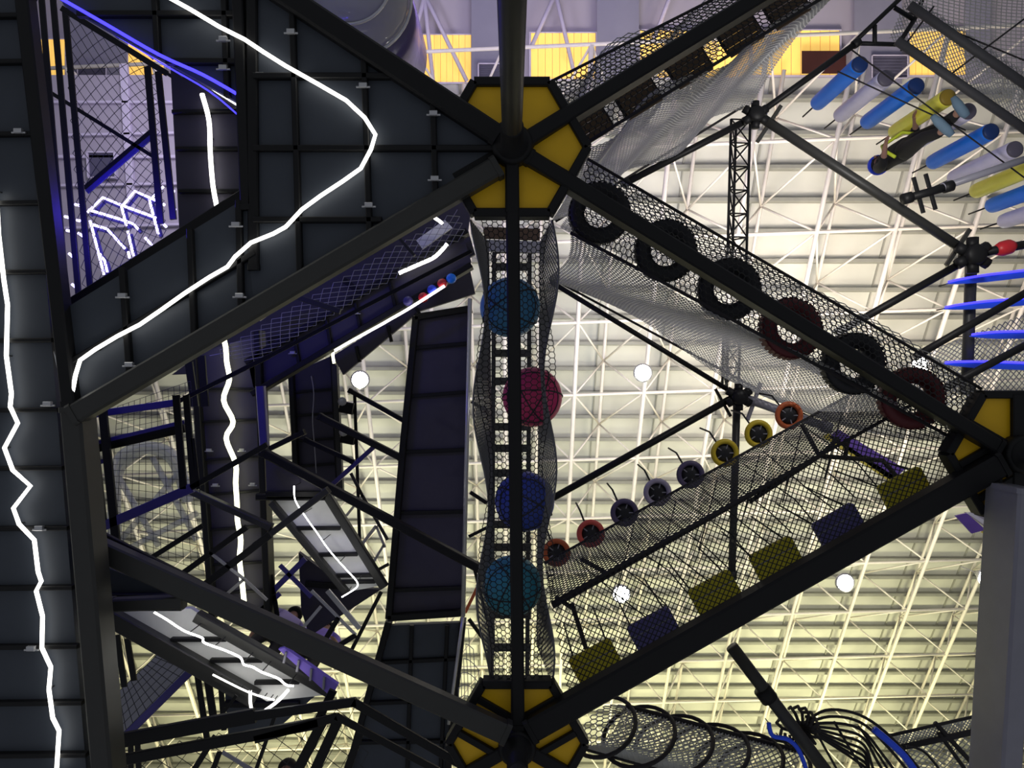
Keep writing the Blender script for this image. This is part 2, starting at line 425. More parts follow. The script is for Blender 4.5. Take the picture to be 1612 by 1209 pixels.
# ------------------------------------------------------------------ dark decks with joists, clips and light strips
def deck(label, poly, D, joists=(), mt='deck_panel', clips=(), t=0.08, jw=9, name='walkway_deck', jm='black_steel', rims=(), rw=14):
    pts = line(poly, D); cx = sum((p for p in pts), V(0, 0, 0)) / len(pts)
    o = thing(name, label, 'deck', cx)
    pn = MB().prism(pts, t).build('panel', mt, o)
    for p0, p1 in joists: MB().bar(P(*p0, D - 0.05), P(*p1, D - 0.05), px2m(jw, D), 0.055, 0.006).build('joist', jm, o)
    for p0, p1 in rims: MB().bar(P(*p0, D - 0.10), P(*p1, D - 0.10), px2m(rw, D), 0.22, 0.008).build('rim', jm, o)
    for x, y in clips:
        c = P(x, y, D - 0.075); b = MB(); b.bar(c - V(0.028, 0, 0), c + V(0.028, 0, 0), 0.035, 0.03, 0.004)
        b.bar(c + V(-0.05, 0.012, 0.01), c + V(0.05, 0.012, 0.01), 0.012, 0.012, 0.002); b.build('clip', 'silver_steel', pn)
    return o
def strip(label, pl, D, r=0.017, mt='led_white', up=0.085, name='light_strip', sm=True, kk=4):
    p = line(pl, D)
    if sm: p = smooth_line(p, kk)
    t = thing(name, label, 'light', p[len(p)//2])
    MB(True).tube(p, r, 8).build('glowing_tube', mt, t)
    for k in range(0, len(p), max(1, len(p) // 5)): MB().tube([p[k] + V(0, 0, r * 0.5), p[k] + V(0, 0, up)], 0.005, 6).build('standoff', 'dark_steel', t)
    return t
yl = [22, 95, 209, 318, 427, 535, 645, 737, 832, 926, 1019, 1108, 1190]
def xr(y): return 36 + 100 * (y / 1209.0)
deck('tall dark panelled deck along the left edge carrying zigzag light', [(-160, -40), (34, -40), (138, 1240), (-160, 1240)], 5.30,
     [((-160, y + 3), (xr(y), y)) for y in yl], clips=[(27, 205), (73, 636), (47, 1022), (60, 832)], jw=7)
strip('white zigzag light strip on the left column deck', [(-6, 300), (-2, 370), (6, 440), (12, 480), (10, 560), (18, 620), (16, 640), (28, 666), (7, 705), (20, 740), (48, 765), (21, 800), (30, 825), (54, 850), (60, 900), (65, 915), (57, 930), (67, 970), (66, 1020), (80, 1050), (77, 1085), (83, 1130), (93, 1150), (89, 1215)], 5.24, 0.0145, sm=False)
vx = lambda x: [((x - 6, -40), (x + 8, 430))]
o = deck('large dark panelled deck left of the top hexagon with bent light', [(400, -45), (430, -30), (788, 214), (794, 246), (398, 470), (386, 330)], 5.30,
     [((458, -10), (471, 440)), ((571, 60), (581, 372)), ((681, 150), (685, 308)), ((398, 118), (640, 118)), ((398, 232), (790, 232)), ((398, 345), (600, 345))],
     clips=[(457, 48), (571, 133), (682, 177), (684, 280), (580, 322), (350, 60)], jw=9)
deck('dark panelled deck below the blue neon window opening', [(92, 492), (386, 312), (398, 470), (398, 478), (112, 640)], 5.31,
     [((190, 420), (202, 590)), ((297, 360), (304, 530)), ((374, 315), (378, 490)), ((100, 575), (400, 575 - 178))], clips=[(191, 465), (202, 574), (370, 353), (376, 465)])
deck('dark panelled deck above the blue edged window opening', [(70, -60), (400, -60), (400, 330), (386, 330), (383, 166), (100, 8)], 5.335,
     [((240, -40), (246, 85)), ((350, -40), (356, 150)), ((120, 20), (380, 20)), ((260, 95), (395, 95))], clips=[(350, 105), (408, 117)])
deck('dark panel strip carrying short light right of window bars', [(268, 100), (384, 170), (388, 330), (283, 378)], 5.9,
     [((270, 175), (386, 172)), ((276, 233), (386, 233)), ((280, 300), (386, 300))], 'deck_panel_violet', jw=6)
strip('bent white light strip crossing the large dark deck', [(262, -6), (300, 15), (345, 42), (385, 62), (415, 82), (450, 104), (500, 132), (545, 158), (574, 185), (591, 212), (584, 235), (568, 265), (540, 285), (505, 308), (475, 330), (450, 357), (430, 368), (395, 382), (370, 404), (358, 420), (330, 436), (290, 462), (255, 487), (220, 511), (185, 529), (150, 550), (126, 567), (119, 590), (113, 622)], 5.24, 0.0145, sm=False)
strip('short white light strip running down beside window bars', [(318, 148), (329, 190), (331, 240), (335, 290), (341, 324)], 5.83, 0.019)
strip('short slanting white light strip at tip of blue edge', [(306, 119), (340, 142), (379, 167)], 5.9, 0.016)
strip('thin strip glowing for blue light along edge of the window opening', [(86, -8), (170, 40), (250, 86), (320, 118), (380, 152)], 5.28, 0.012, 'glow_blue')  # glowing strip added for the blue light along the deck edge
strip('second thin strip glowing for blue light just inside window opening', [(110, 14), (200, 66), (262, 104), (330, 144), (378, 184)], 5.6, 0.006, 'glow_blue')  # same added glow, set further in
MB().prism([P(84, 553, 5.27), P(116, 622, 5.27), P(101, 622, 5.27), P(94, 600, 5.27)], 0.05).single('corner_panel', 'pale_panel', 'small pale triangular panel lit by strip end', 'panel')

# ------------------------------------------------------------------ upper left window opening: rails, mesh and neon frame
def bar1(label, p0, p1, D0, D1, wpx, mt='black_steel', name='railing_bar', cat='bar', h=None):
    w = px2m(wpx, (D0 + D1) / 2)
    return MB().bar(P(*p0, D0), P(*p1, D1), w, h or w).single(name, mt, label, cat)
def frame_thing(name, label, cat, bars, D, mt='black_steel', part='bar', r=None):
    p0 = P(*bars[0][0], D); t = thing(name, label, cat, p0)
    for b in bars:
        w = px2m(b[2], D); mm = b[3] if len(b) > 3 else mt; dz = b[4] if len(b) > 4 else 0
        MB().bar(P(*b[0], D + dz), P(*b[1], D + dz), w, w * 0.45).build(part, mm, t)
    return t
frame_thing('window_railing', 'three parallel black bars down the left of window opening', 'railing', [((64, -5), (104, 478), 9), ((82, -5), (123, 470), 9), ((101, 12), (141, 455), 9)], 6.6)
frame_thing('window_railing', 'pair of black bars down the right of window opening', 'railing', [((231, 104), (252, 352), 10), ((248, 112), (272, 345), 10)], 6.6)
frame_thing('window_cross_brace', 'thin black and violet rods crossing in the window opening', 'brace', [((40, 121), (242, 247), 6), ((132, 296), (241, 203), 7), ((136, 302), (245, 209), 7, 'violet_steel')], 6.9)
frame_thing('edge_rail', 'black sloping rail under the blue glow strip', 'railing', [((96, 12), (262, 115), 9), ((262, 115), (380, 192), 5)], 6.4)
frame_thing('edge_rail', 'black edge rail along bottom of the blue window opening', 'railing', [((92, 492), (386, 306), 22), ((105, 505), (386, 330), 12)], 5.6)
t = thing('mesh_screen', 'wire mesh screen filling the upper left window opening', 'netting', P(190, 230, 7.4))
net([P(98, 10, 7.4), P(130, 460, 7.4), P(262, 370, 7.4), P(245, 100, 7.4)], 0.105, 0.0035, 'diamond').build('wire_mesh', 'net_dark', t)
NZ = lambda pts: [(60 + x / 5.258, 260 + y / 5.258) for x, y in pts]
nl = [[(410, 390), (535, 268), (700, 335), (975, 435)], [(700, 335), (800, 215), (935, 275), (968, 245)], [(420, 370), (720, 460), (790, 490), (830, 532)], [(690, 340), (730, 500)], [(742, 545), (775, 690), (790, 750)], [(920, 285), (995, 570)],
      [(430, 460), (480, 650), (545, 905)], [(445, 490), (570, 528), (718, 690)], [(510, 735), (550, 790), (572, 885)], [(745, 715), (758, 770)], [(885, 600), (940, 660)], [(128, 450), (178, 585)], [(220, 425), (275, 438)], [(320, 455), (365, 465)], [(235, 540), (280, 548)], [(332, 562), (375, 590)], [(145, 622), (178, 648)],
      [(255, 730), (300, 770)], [(280, 985), (325, 1022)], [(185, 1080), (205, 1122)], [(305, 325), (355, 335)], [(1010, 200), (1038, 178)], [(1095, 200), (1128, 218)], [(1025, 318), (1048, 330)], [(1105, 350), (1138, 370)], [(1035, 485), (1062, 512)], [(930, 270), (980, 295)]]
t = thing('neon_frame', 'blue glowing neon polygon frame seen through the mesh window', 'light', P(190, 350, 7.9))
for q in nl: MB(True).tube(line(NZ(q), 7.9), 0.014, 6).build('neon_tube', 'neon_violet', t)
for q in nl[:9]:
    z = line(NZ(q), 7.98); MB().tube([p + V(0.02, 0.03, 0.03) for p in z], 0.022, 6).build('tube_rail', 'violet_steel', t)
for px, py in ((185, 345), (120, 370), (265, 320)):
    l = bpy.data.lights.new('neon_glow', 'POINT'); l.energy = 24; l.color = (0.06, 0.03, 1.0); l.shadow_soft_size = 0.05
    lo = bpy.data.objects.new('neon_glow', l); C.objects.link(lo); lo.location = P(px, py, 6.25); lo.parent = None
m = MB(); m.prism(line([(-60, 118), (306, 118), (330, 560), (-60, 560)], 14.0), 0.15); m.struct('wall_recess', 'wall_sheet')
m = MB()
for a, b, w in (((193, 100), (215, 500), 12), ((60, 160), (300, 160), 4), ((100, 212), (300, 208), 4), ((60, 246), (300, 246), 5), ((60, 292), (300, 288), 4), ((60, 360), (300, 352), 4)): m.bar(P(*a, 13.9), P(*b, 13.9), px2m(w, 13.9), 0.1)
m.struct('trim_7', 'lilac_paint')
t = thing('wall_grille', 'dark square louvred grille low behind the violet rod', 'vent', P(158, 258, 13.9))
MB().prism(line([(137, 240), (178, 240), (180, 278), (139, 278)], 13.9), 0.1).build('louvre', 'vent_dark', t)
for a, b in (((136, 239), (179, 239)), ((138, 279), (181, 279)), ((136, 239), (138, 279)), ((179, 239), (181, 279))): MB().bar(P(*a, 13.85), P(*b, 13.85), 0.03, 0.1).build('frame', 'lilac_paint', t)
# bent clear slide above the top beam
t = thing('tube_slide', 'clear glossy bubble slide behind the top sloping beam', 'slide', P(580, 20, 9.0))
MB(True).lathe([(0.001, -0.55), (0.30, -0.50), (0.52, -0.36), (0.66, -0.10), (0.68, 0.10), (0.60, 0.4)], P(560, 0, 9.2), n=40).build('bubble', 'slide_clear', t)
MB(True).lathe([(0.74, 0.15), (0.80, 0.4), (0.80, 1.4), (0.70, 1.5), (0.001, 1.5)], P(552, 12, 9.2), n=40).build('shell', 'slide_violet', t)
for rr, zz in ((0.70, 0.0), (0.50, -0.40)): MB(True).torus(P(560, 0, 9.2) + V(0, 0, zz), rr, 0.02, n=48, m=8).build('flange', 'silver_steel', t)

# ------------------------------------------------------------------ net tunnels
def tunnel(label, ib, ob, D, Dt, cell=0.05, r=0.0052, wall_cell=0.055, wr=0.0045, wmat='net_grey', fmat='net_black', outer=True, wave=None, style='hex', wstyle='diamond', rope=0.014, Dt_out=None):
    a, b = P(*ib[0], D), P(*ib[1], D); c, d = P(*ob[1], D), P(*ob[0], D)
    t = thing('net_tunnel', label, 'netting', (a + b + c + d) / 4, 'net tunnels between the platforms')
    net([a, b, c, d], cell, r, style, 0.03).build('floor_net', fmat, t)
    up = V(0, 0, Dt - D)
    net([a, b, b + up, a + up], wall_cell, wr, wstyle, 0, wave).build('side_net', wmat, t)
    if outer:
        u2 = V(0, 0, (Dt_out or Dt) - D)
        net([d, c, c + u2, d + u2], wall_cell * 1.3, wr, wstyle, 0, wave).build('side_net', wmat, t)
    for p, q, rr in ((a, b, rope), (d, c, rope * 0.9), (a + up, b + up, rope)):
        MB(True).tube([p, q], rr, 8).build('edge_rope', 'rope_black', t)
    return t
tunnel('black net tunnel holding the six tyres', ((898, 366), (1500, 690)), ((925, 250), (1545, 612)), 5.9, 8.5, wave=lambda u, v: V(0.05 * math.sin(9 * u + 5 * v), 0.05 * math.sin(7 * u + 3 * v), 0))
pad_net = tunnel('black net tunnel holding yellow and violet padded squares', ((868, 950), (1470, 618)), ((900, 1125), (1560, 755)), 6.05, 7.4, cell=0.044, r=0.0048, wall_cell=0.05, wr=0.0045, wmat='net_dark', outer=False, style='diamond')
tunnel('grey net tunnel over brown boards at the top', ((905, 236), (1330, -25)), ((868, 128), (1215, -48)), 5.9, 8.5, wall_cell=0.045, wr=0.0048, wave=lambda u, v: V(0.06 * math.sin(16 * u + 4 * v), 0.06 * math.sin(13 * u), 0))
# ball net: floor and two wavy sides with gathered edges
t = thing('ball_net', 'tall grey net tube enclosing four coloured balls', 'netting', P(808, 700, 6.0))
fl = [P(757, 346, 5.55), P(764, 1078, 5.9), P(862, 1078, 5.9), P(866, 346, 5.55)]
wav = lambda u, v: V((v - 0.5) * -0.10 * math.sin(u * 15.0) , 0, 0)
net(fl, 0.047, 0.0042, 'hex', 0.04, wav).build('floor_net', 'net_black', t)
for (x0, x1, s_) in ((751, 763, -1), (869, 862, 1)):
    a, b = P(x0, 346, 5.6), P(x1, 1078, 5.95)
    wv = lambda u, v, s_=s_: V(s_ * (0.055 * math.sin(u * 15.0 + (0 if s_ > 0 else 2)) * (1 - v)), 0, 0)
    net([a, b, b + V(-s_ * 0.06, 0, 0.9), a + V(-s_ * 0.06, 0, 0.9)], 0.046, 0.0042, 'hex', 0, wv).build('side_net', 'net_mid', t)
    MB(True).tube([bil([a, b, b, a], u / 40, 0) + wv(u / 40, 0) for u in range(41)], 0.008, 6).build('edge_rope', 'net_mid', t)
# far fine net tunnel in the top right corner
t = thing('net_tunnel', 'fine grey net filling the top right corner', 'netting', P(1560, 60, 8.2), 'net tunnels between the platforms')
net([P(1398, -30, 8.2), P(1640, 205, 8.2), P(1760, 60, 8.2), P(1560, -60, 8.2)], 0.058, 0.006, 'diamond').build('floor_net', 'net_grey', t)
net([P(1400, 60, 9.5), P(1640, 230, 9.5), P(1640, 130, 9.5), P(1430, -10, 9.5)], 0.05, 0.006, 'diamond').build('side_net', 'net_grey', t)
for a, b in (((1432, 8), (1650, 158)), ((1412, 64), (1640, 222))): MB(True).tube([P(*a, 8.15), P(*b, 8.15)], 0.05, 8).build('edge_rope', 'net_dark', t)
for a, b in (((1418, 80), (1470, 10)), ((1490, 122), (1612, 30)), ((1430, 20), (1612, 95))): MB(True).tube([P(*a, 8.2), P(*b, 8.2)], 0.01, 6).build('cross_rope', 'rope_black', t)

# ------------------------------------------------------------------ tyres, balls, pads, boards, wheels, bags
def dup(src, loc, label, mats=None):
    r = src.copy(); C.objects.link(r); r.location = loc; r['label'] = label
    for ch in list(src.children):
        c = ch.copy(); C.objects.link(c); c.parent = r
        if mats and ch.name.split('.')[0] in mats: c.data = c.data.copy(); c.data.materials[0] = M[mats[ch.name.split('.')[0]]]
        for g in ch.children:
            d = g.copy(); C.objects.link(d); d.parent = c
            if mats and g.name.split('.')[0] in mats: d.data = d.data.copy(); d.data.materials[0] = M[mats[g.name.split('.')[0]]]
    return r
ty0 = thing('tyre', 'x', 'tyre', V(0, 0, 0), 'stepping tyres in the net tunnel')
prof = [(0.150, 0.0), (0.150, 0.02), (0.128, 0.03), (0.122, 0.075), (0.128, 0.12), (0.150, 0.13), (0.205, 0.155), (0.238, 0.14), (0.252, 0.11), (0.255, 0.075), (0.252, 0.04), (0.238, 0.01), (0.205, -0.005)]
m = MB(True); m.loft([[V(0, 0, 0) + V(rr * math.cos(t), rr * math.sin(t), hh) for rr, hh in prof] for t in (2 * math.pi * i / 40 for i in range(40))], closed=True); car = m.build('carcass', 'tyre_black', ty0)
m = MB()
for i in range(36):
    t = 2 * math.pi * i / 36; d = V(math.cos(t), math.sin(t), 0); m.bar(d * 0.250 + V(0, 0, 0.02), d * 0.257 + V(0, 0, 0.02), 0.028, 0.11, 0.003)
m.build('tread', 'tyre_black', car)
tys = [(945, 333, 'black tyre nearest the top hexagon platform', 0), (1050, 394, 'second black tyre along the beam from top hexagon', 0), (1150, 455, 'black tyre crossing in front of lattice mast', 0), (1250, 515, 'dark red tyre between two black tyres', 1), (1349, 573, 'black tyre between the two dark red tyres', 0), (1440, 628, 'dark red tyre nearest the right hexagon platform', 1)]
for i, (x, y, lb, red) in enumerate(tys):
    tl = {'carcass': 'tyre_maroon', 'tread': 'tyre_maroon'} if red else None
    r = 5.98
    if i == 0: ty0.location = P(x, y, r); ty0['label'] = lb
    else:
        q = dup(ty0, P(x, y, r), lb, tl)
        q.rotation_euler = (0.10 * math.sin(i), 0.12 * math.cos(i * 2.0), i * 0.7)
ba0 = thing('net_ball', 'x', 'ball', V(0, 0, 0), 'balls inside the net tube')
m = MB(True); m.lathe([(max(0.001, 0.262 * math.cos(a)), 0.262 * math.sin(a)) for a in (math.pi * (i / 16 - 0.5) for i in range(17))], n=32); sh = m.build('shell', 'ball_blue', ba0)
m = MB(True)
for k in range(6):
    ax = V(math.cos(k * 1.05), math.sin(k * 1.05), 0.25 * (-1) ** k); m.torus((0, 0, 0), 0.264, 0.006, ax, 36, 6)
m.torus((0, 0, -0.15), 0.216, 0.006, n=36, m=6); m.build('seam', 'net_dark', sh)
MB(True).tube([V(0, 0, 0.25), V(0, 0, 1.3)], 0.012, 6).build('hanging_rope', 'rope_black', ba0)
for i, (x, y, lb, mt) in enumerate([(803, 484, 'blue ball in the net nearest the top hexagon', 'ball_blue'), (838, 625, 'pink ball bulging from the side of the net', 'ball_pink'), (826, 789, 'deep blue ball in the net below the pink ball', 'ball_navy'), (806, 922, 'teal ball in the net nearest the lower hexagon', 'ball_teal')]):
    if i == 0: ba0.location = P(x, y, 6.35); ba0['label'] = lb
    else: dup(ba0, P(x, y, 6.4), lb, {'shell': mt}).rotation_euler = (0, 0, i * 0.5)
ang = math.radians(-28.3)
pa0 = thing('padded_square', 'x', 'pad', V(0, 0, 0), 'padded squares in the net tunnel')
m = MB(); s_ = 0.20; b_ = 0.02
m.loft([[V(x * k, y * k, z) for x, y in ((-s_ + b_, -s_), (s_ - b_, -s_), (s_, -s_ + b_), (s_, s_ - b_), (s_ - b_, s_), (-s_ + b_, s_), (-s_, s_ - b_), (-s_, -s_ + b_))] for k, z in ((0.95, 0), (1, 0.015), (1, 0.06), (0.95, 0.075))]); cu = m.build('cushion', 'yellow_pad', pa0)
m = MB(); m.bar(V(-s_, -s_ * 0.55, -0.006), V(s_, -s_ * 0.55, -0.006), 0.008, 0.008, 0.001); m.build('seam', 'grate_grey', cu)
for x in (-s_ * 0.8, s_ * 0.8): MB(True).tube([V(x, -s_ * 0.8, 0.07), V(x, -s_ * 1.1, 0.9)], 0.008, 6).build('hanging_rope', 'rope_black', pa0)
pads = [(945, 1057, 0, 'yellow padded square nearest the lower hexagon'), (1037, 1006, 1, 'violet padded square second from the lower hexagon'), (1134, 948, 0, 'yellow padded square third from the lower hexagon'), (1230, 894, 0, 'yellow padded square directly left of the upper violet one'), (1330, 842, 1, 'violet padded square between two yellow ones near right hexagon'), (1434, 784, 0, 'yellow padded square nearest the right hexagon')]
for i, (x, y, vi, lb) in enumerate(pads):
    if i == 0: o = pa0; o.location = P(x, y, 6.15); o['label'] = lb
    else: o = dup(pa0, P(x, y, 6.15), lb, {'cushion': 'violet_pad'} if vi else None)
    o.rotation_euler = (0, 0, ang + 0.04 * math.sin(i * 3))
bo0 = thing('stepping_board', 'x', 'board', V(0, 0, 0), 'brown boards in the top net tunnel')
m = MB(); 
for k in range(4): m.bar(V(-0.16, -0.12 + k * 0.08, 0), V(0.16, -0.12 + k * 0.08, 0), 0.074, 0.03, 0.004)
m.build('plank', 'board_brown', bo0)
for k in (-1, 1): MB(True).tube([V(-0.17 * k, -0.13, 0.02), V(-0.17 * k, 0.13, 0.02)], 0.012, 6).build('rope', 'rope_black', bo0)
for i, (x, y, lb) in enumerate([(925, 192, 'brown plank board nearest the top hexagon'), (1002, 147, 'second brown plank board along the top net tunnel'), (1082, 98, 'third brown plank board crossing yellow lit panel'), (1163, 48, 'fourth brown plank board close to the picture top'), (1236, 5, 'brown plank board cut by the top edge')]):
    if i == 0: bo0.location = P(x, y, 6.05); bo0['label'] = lb; o = bo0
    else: o = dup(bo0, P(x, y, 6.05), lb)
    o.rotation_euler = (0, 0, math.radians(-32))
wh0 = thing('step_wheel', 'x', 'wheel', V(0, 0, 0), 'row of small wheels on the net rope')
MB(True).torus((0, 0, 0), 0.120, 0.027, n=28, m=10).build('rim', 'wheel_yellow', wh0)
wb = MB(True).lathe([(0.001, -0.01), (0.03, -0.012), (0.095, 0.005), (0.098, 0.03), (0.001, 0.03)], n=20).build('hub', 'tyre_black', wh0)
m = MB()
for k in range(5): m.bar(V(0, 0, -0.008), V(0.09 * math.cos(k * 1.257), 0.09 * math.sin(k * 1.257), -0.008), 0.012, 0.012, 0.002)
m.build('spoke', 'grey_steel', wb)
MB(True).tube([V(-0.03, -0.03, 0.02), V(-0.09, -0.20, 0.25), V(-0.10, -0.22, 0.6)], 0.01, 6).build('strap', 'rope_black', wh0)
for i, (x, y, mt, lb) in enumerate([(1192, 681, 'wheel_yellow', 'yellow rimmed small wheel beside the tubular joint'), (1139, 711, 'wheel_yellow', 'yellow rimmed small wheel below its yellow neighbour'), (1085, 745, 'wheel_violet', 'dark violet small wheel next to yellow wheels'), (1033, 773, 'wheel_lilac', 'pale lilac small wheel between two dark ones'), (981, 805, 'wheel_violet', 'dark violet small wheel next to the red wheel'), (928, 838, 'wheel_red', 'bright red rimmed small wheel'), (874, 868, 'wheel_orange', 'orange red small wheel touching the ball net'), (1240, 652, 'wheel_orange', 'orange small wheel half hidden under tyre net')]):
    if i == 0: wh0.location = P(x + 2, y + 2, 7.55); wh0['label'] = lb
    else: dup(wh0, P(x + 2, y + 2, 7.55), lb, {'rim': mt})
bg0 = thing('hanging_bag', 'x', 'bag', V(0, 0, 0), 'row of hanging padded bags')
MB(True).lathe([(0.098, 0.03), (0.104, 0.06), (0.105, 1.15), (0.10, 1.24), (0.07, 1.29), (0.001, 1.30)], n=24).build('cover', 'bag_blue', bg0)
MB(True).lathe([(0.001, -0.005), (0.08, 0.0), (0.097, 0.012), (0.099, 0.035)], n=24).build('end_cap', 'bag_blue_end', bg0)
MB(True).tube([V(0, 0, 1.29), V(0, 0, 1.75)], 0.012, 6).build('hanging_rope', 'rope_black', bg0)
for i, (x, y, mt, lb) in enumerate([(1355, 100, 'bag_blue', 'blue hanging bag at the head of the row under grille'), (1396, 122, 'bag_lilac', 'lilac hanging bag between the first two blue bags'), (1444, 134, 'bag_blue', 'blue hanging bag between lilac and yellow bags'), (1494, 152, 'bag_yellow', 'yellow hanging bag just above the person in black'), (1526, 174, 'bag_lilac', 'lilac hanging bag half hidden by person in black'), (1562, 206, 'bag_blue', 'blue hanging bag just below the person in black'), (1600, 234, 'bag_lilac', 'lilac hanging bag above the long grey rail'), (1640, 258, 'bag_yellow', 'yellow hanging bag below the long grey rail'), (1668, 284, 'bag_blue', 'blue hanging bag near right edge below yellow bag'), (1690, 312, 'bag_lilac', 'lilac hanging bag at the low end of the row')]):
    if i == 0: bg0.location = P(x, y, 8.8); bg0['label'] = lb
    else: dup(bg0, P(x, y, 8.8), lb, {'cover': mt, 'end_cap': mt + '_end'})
for lb, a, b in (('upper thin black cable holding the hanging bags', (1340, 78), (1640, 300)), ('lower thin black cable across the hanging bags', (1318, 112), (1520, 205))):
    MB(True).tube([P(*a, 8.6), P(*b, 8.6)], 0.010, 6).single('bag_cable', 'rope_black', lb, 'cable')

# ------------------------------------------------------------------ second level tubes, joints and masts on the right
tubebeam('thin black tube from ball net to the middle joint', (866, 443), (1160, 622), 8.4, 8.4, 8, joints=False)
tubebeam('black tube rising from ball net under the roof trusses', (856, 792), (1160, 622), 8.4, 8.4, 11, collars=(0.93,))
tubebeam('long dark tube between lattice mast and right joint', (1195, 183), (1530, 402), 8.5, 8.5, 15, 'dark_steel', collars=(0.05, 0.94))
tubebeam('black tube from tyre net up to the right joint', (1322, 522), (1528, 406), 8.5, 8.5, 12)
tubebeam('black tube crossing the blue boards', (1625, 455), (1440, 562), 8.0, 8.0, 12, joints=False)
tubebeam('black tube below the blue boards by right hexagon', (1630, 535), (1470, 620), 7.6, 7.6, 12, joints=False)
tubebeam('upright dark tube seen through the padded squares net', (1160, 632), (1152, 905), 8.6, 8.6, 12, 'dark_steel')
tubebeam('thick upright dark tube behind the blue boards', (1529, 405), (1522, 612), 8.9, 8.9, 17, 'dark_steel')
tubebeam('black tube under the rippled grey net', (985, 288), (1190, 182), 8.5, 8.5, 11)
tubebeam('black tube from lattice mast toward the blue bags', (1190, 182), (1348, 68), 8.5, 8.5, 10)
tubebeam('blue grey tube just right of the middle joint', (1160, 622), (1300, 672), 8.4, 8.4, 14, 'grey_steel', collars=(0.2,))
tubebeam('dark pole leaning into the black rope cluster', (1152, 1018), (1320, 1240), 6.6, 6.6, 20, 'dark_steel', joints=False)
tubebeam('small dark collar joint on the leaning pole', (1199, 1084), (1212, 1101), 6.6, 6.6, 28, joints=False, name='pole_collar', cat='joint')
tubebeam('long grey rail under the hanging bags', (1490, 293), (1650, 238), 8.2, 8.2, 11, 'grey_steel')
tubebeam('dark clamp device on end of the grey rail', (1428, 312), (1492, 294), 8.2, 8.2, 13, name='rail_clamp', cat='clamp', collars=(0.3, 0.6))
def joint(label, px, py, D, r):
    t = thing('tube_joint', label, 'joint', P(px, py, D)); c = P(px, py, D)
    MB(True).lathe([(0.001, -r), (r * 0.8, -r), (r, -r * 0.7), (r, r * 0.7), (r * 0.8, r), (0.001, r)], c, n=16).build('socket', 'black_steel', t)
    for k in range(6):
        d = V(math.cos(k * 1.047 + 0.52), math.sin(k * 1.047 + 0.52), 0); MB(True).tube([c + d * r * 0.6, c + d * r * 1.7], r * 0.55, 8).build('sleeve', 'black_steel', t)
joint('black joint where tubes meet below the tyre row', 1163, 625, 8.35, 0.09)
joint('black joint by the red cap near right edge', 1531, 402, 8.4, 0.12)
joint('black joint at top of the lattice mast', 1189, 181, 8.4, 0.09)
t = thing('frame_hexagon', 'thin black polygon frame beside the first blue bag', 'frame', P(1400, 40, 9.0))
for a, b in (((1343, 68), (1414, 70)), ((1414, 70), (1440, 30)), ((1440, 30), (1456, -10)), ((1377, 70), (1377, 40)), ((1408, 12), (1440, 32)), ((1343, 68), (1420, -5))): MB(True).tube([P(*a, 9.0), P(*b, 9.0)], 0.028, 8).build('tube', 'black_steel', t)
t = thing('rail_end', 'small red cap on the arm of the right joint', 'cap', P(1580, 390, 8.4))
MB(True).tube([P(1545, 398, 8.4), P(1640, 380, 8.4)], 0.05, 10).build('arm', 'black_steel', t)
MB(True).tube([P(1568, 394, 8.4), P(1576, 392, 8.4), P(1590, 388, 8.4), P(1597, 386, 8.4)], [0.06, 0.085, 0.085, 0.05], 12).build('cap', 'red_cap', t)
def lattice(label, pts, D, wpx, n, mt='black_steel', r=0.018):
    a, b = P(*pts[0], D), P(*pts[1], D); d = (b - a); L = d.length; d.normalize(); sd, up = frame(d); w = px2m(wpx, D)
    t = thing('lattice_mast', label, 'mast', a)
    off = [sd * (w / 2), sd * (-w / 2), up * (w * 0.8)] 
    for o in off: MB(True).tube([a + o, b + o], r, 8).build('chord', mt, t)
    m = MB()
    for i in range(n):
        p, q = a + d * L * i / n, a + d * L * (i + 1) / n
        for j in range(3):
            m.tube([p + off[j], p + off[(j+1) % 3]], r * 0.6, 6); m.tube([p + off[j], q + off[(j+1) % 3]], r * 0.6, 6)
    m.build('lacing', mt, t)
lattice('black lattice mast between tyres and the upper right roof', [(1166, 188), (1160, 410)], 9.6, 30, 6)
lattice('dark lattice mast seen through the tyre net', [(1153, 478), (1150, 612)], 9.6, 26, 4, 'dark_steel')
# blue curved boards by the right edge
for (x0, x1, ya, yb, lb) in ((1493, 1680, 446, 424, 'topmost blue curved board at right edge'), (1488, 1680, 486, 470, 'blue curved board second from the top at right edge'), (1530, 1680, 529, 527, 'blue curved board behind crossing black tubes'), (1488, 1680, 573, 580, 'low blue curved board above right hexagon'), (1480, 1512, 657, 664, 'small blue board glimpsed under the beam by tyre')):
    t = thing('curved_board', lb, 'board', P(x0, ya, 8.7), 'blue curved boards at right edge'); up = []; lo = []
    for k in range(13):
        u = k / 12; x = x0 + (x1 - x0) * u; y = ya + (yb - ya) * u; w = 5.0 * min(1, (u * 2.5) ** 0.6 + 0.15)
        up.append(P(x, y - w, 8.7)); lo.append(P(x, y + w, 8.7))
    MB().prism(up + lo[::-1], 0.05).build('plank', 'blue_board', t)
    MB(True).tube([p + V(0, -0.01, 0.0) for p in up], 0.014, 6).build('light_edge', 'glow_blue', t)
    for k in (3, 9): MB(True).tube([up[k], up[k] + V(0, 0, 0.8)], 0.008, 6).build('hanging_rope', 'rope_black', t)
t = thing('net_screen', 'loose grey net behind the blue boards', 'netting', P(1560, 570, 9.3))
net([P(1440, 560, 9.3), P(1680, 470, 9.3), P(1680, 640, 9.3), P(1440, 640, 9.3)], 0.06, 0.007, 'diamond').build('net', 'net_grey', t)
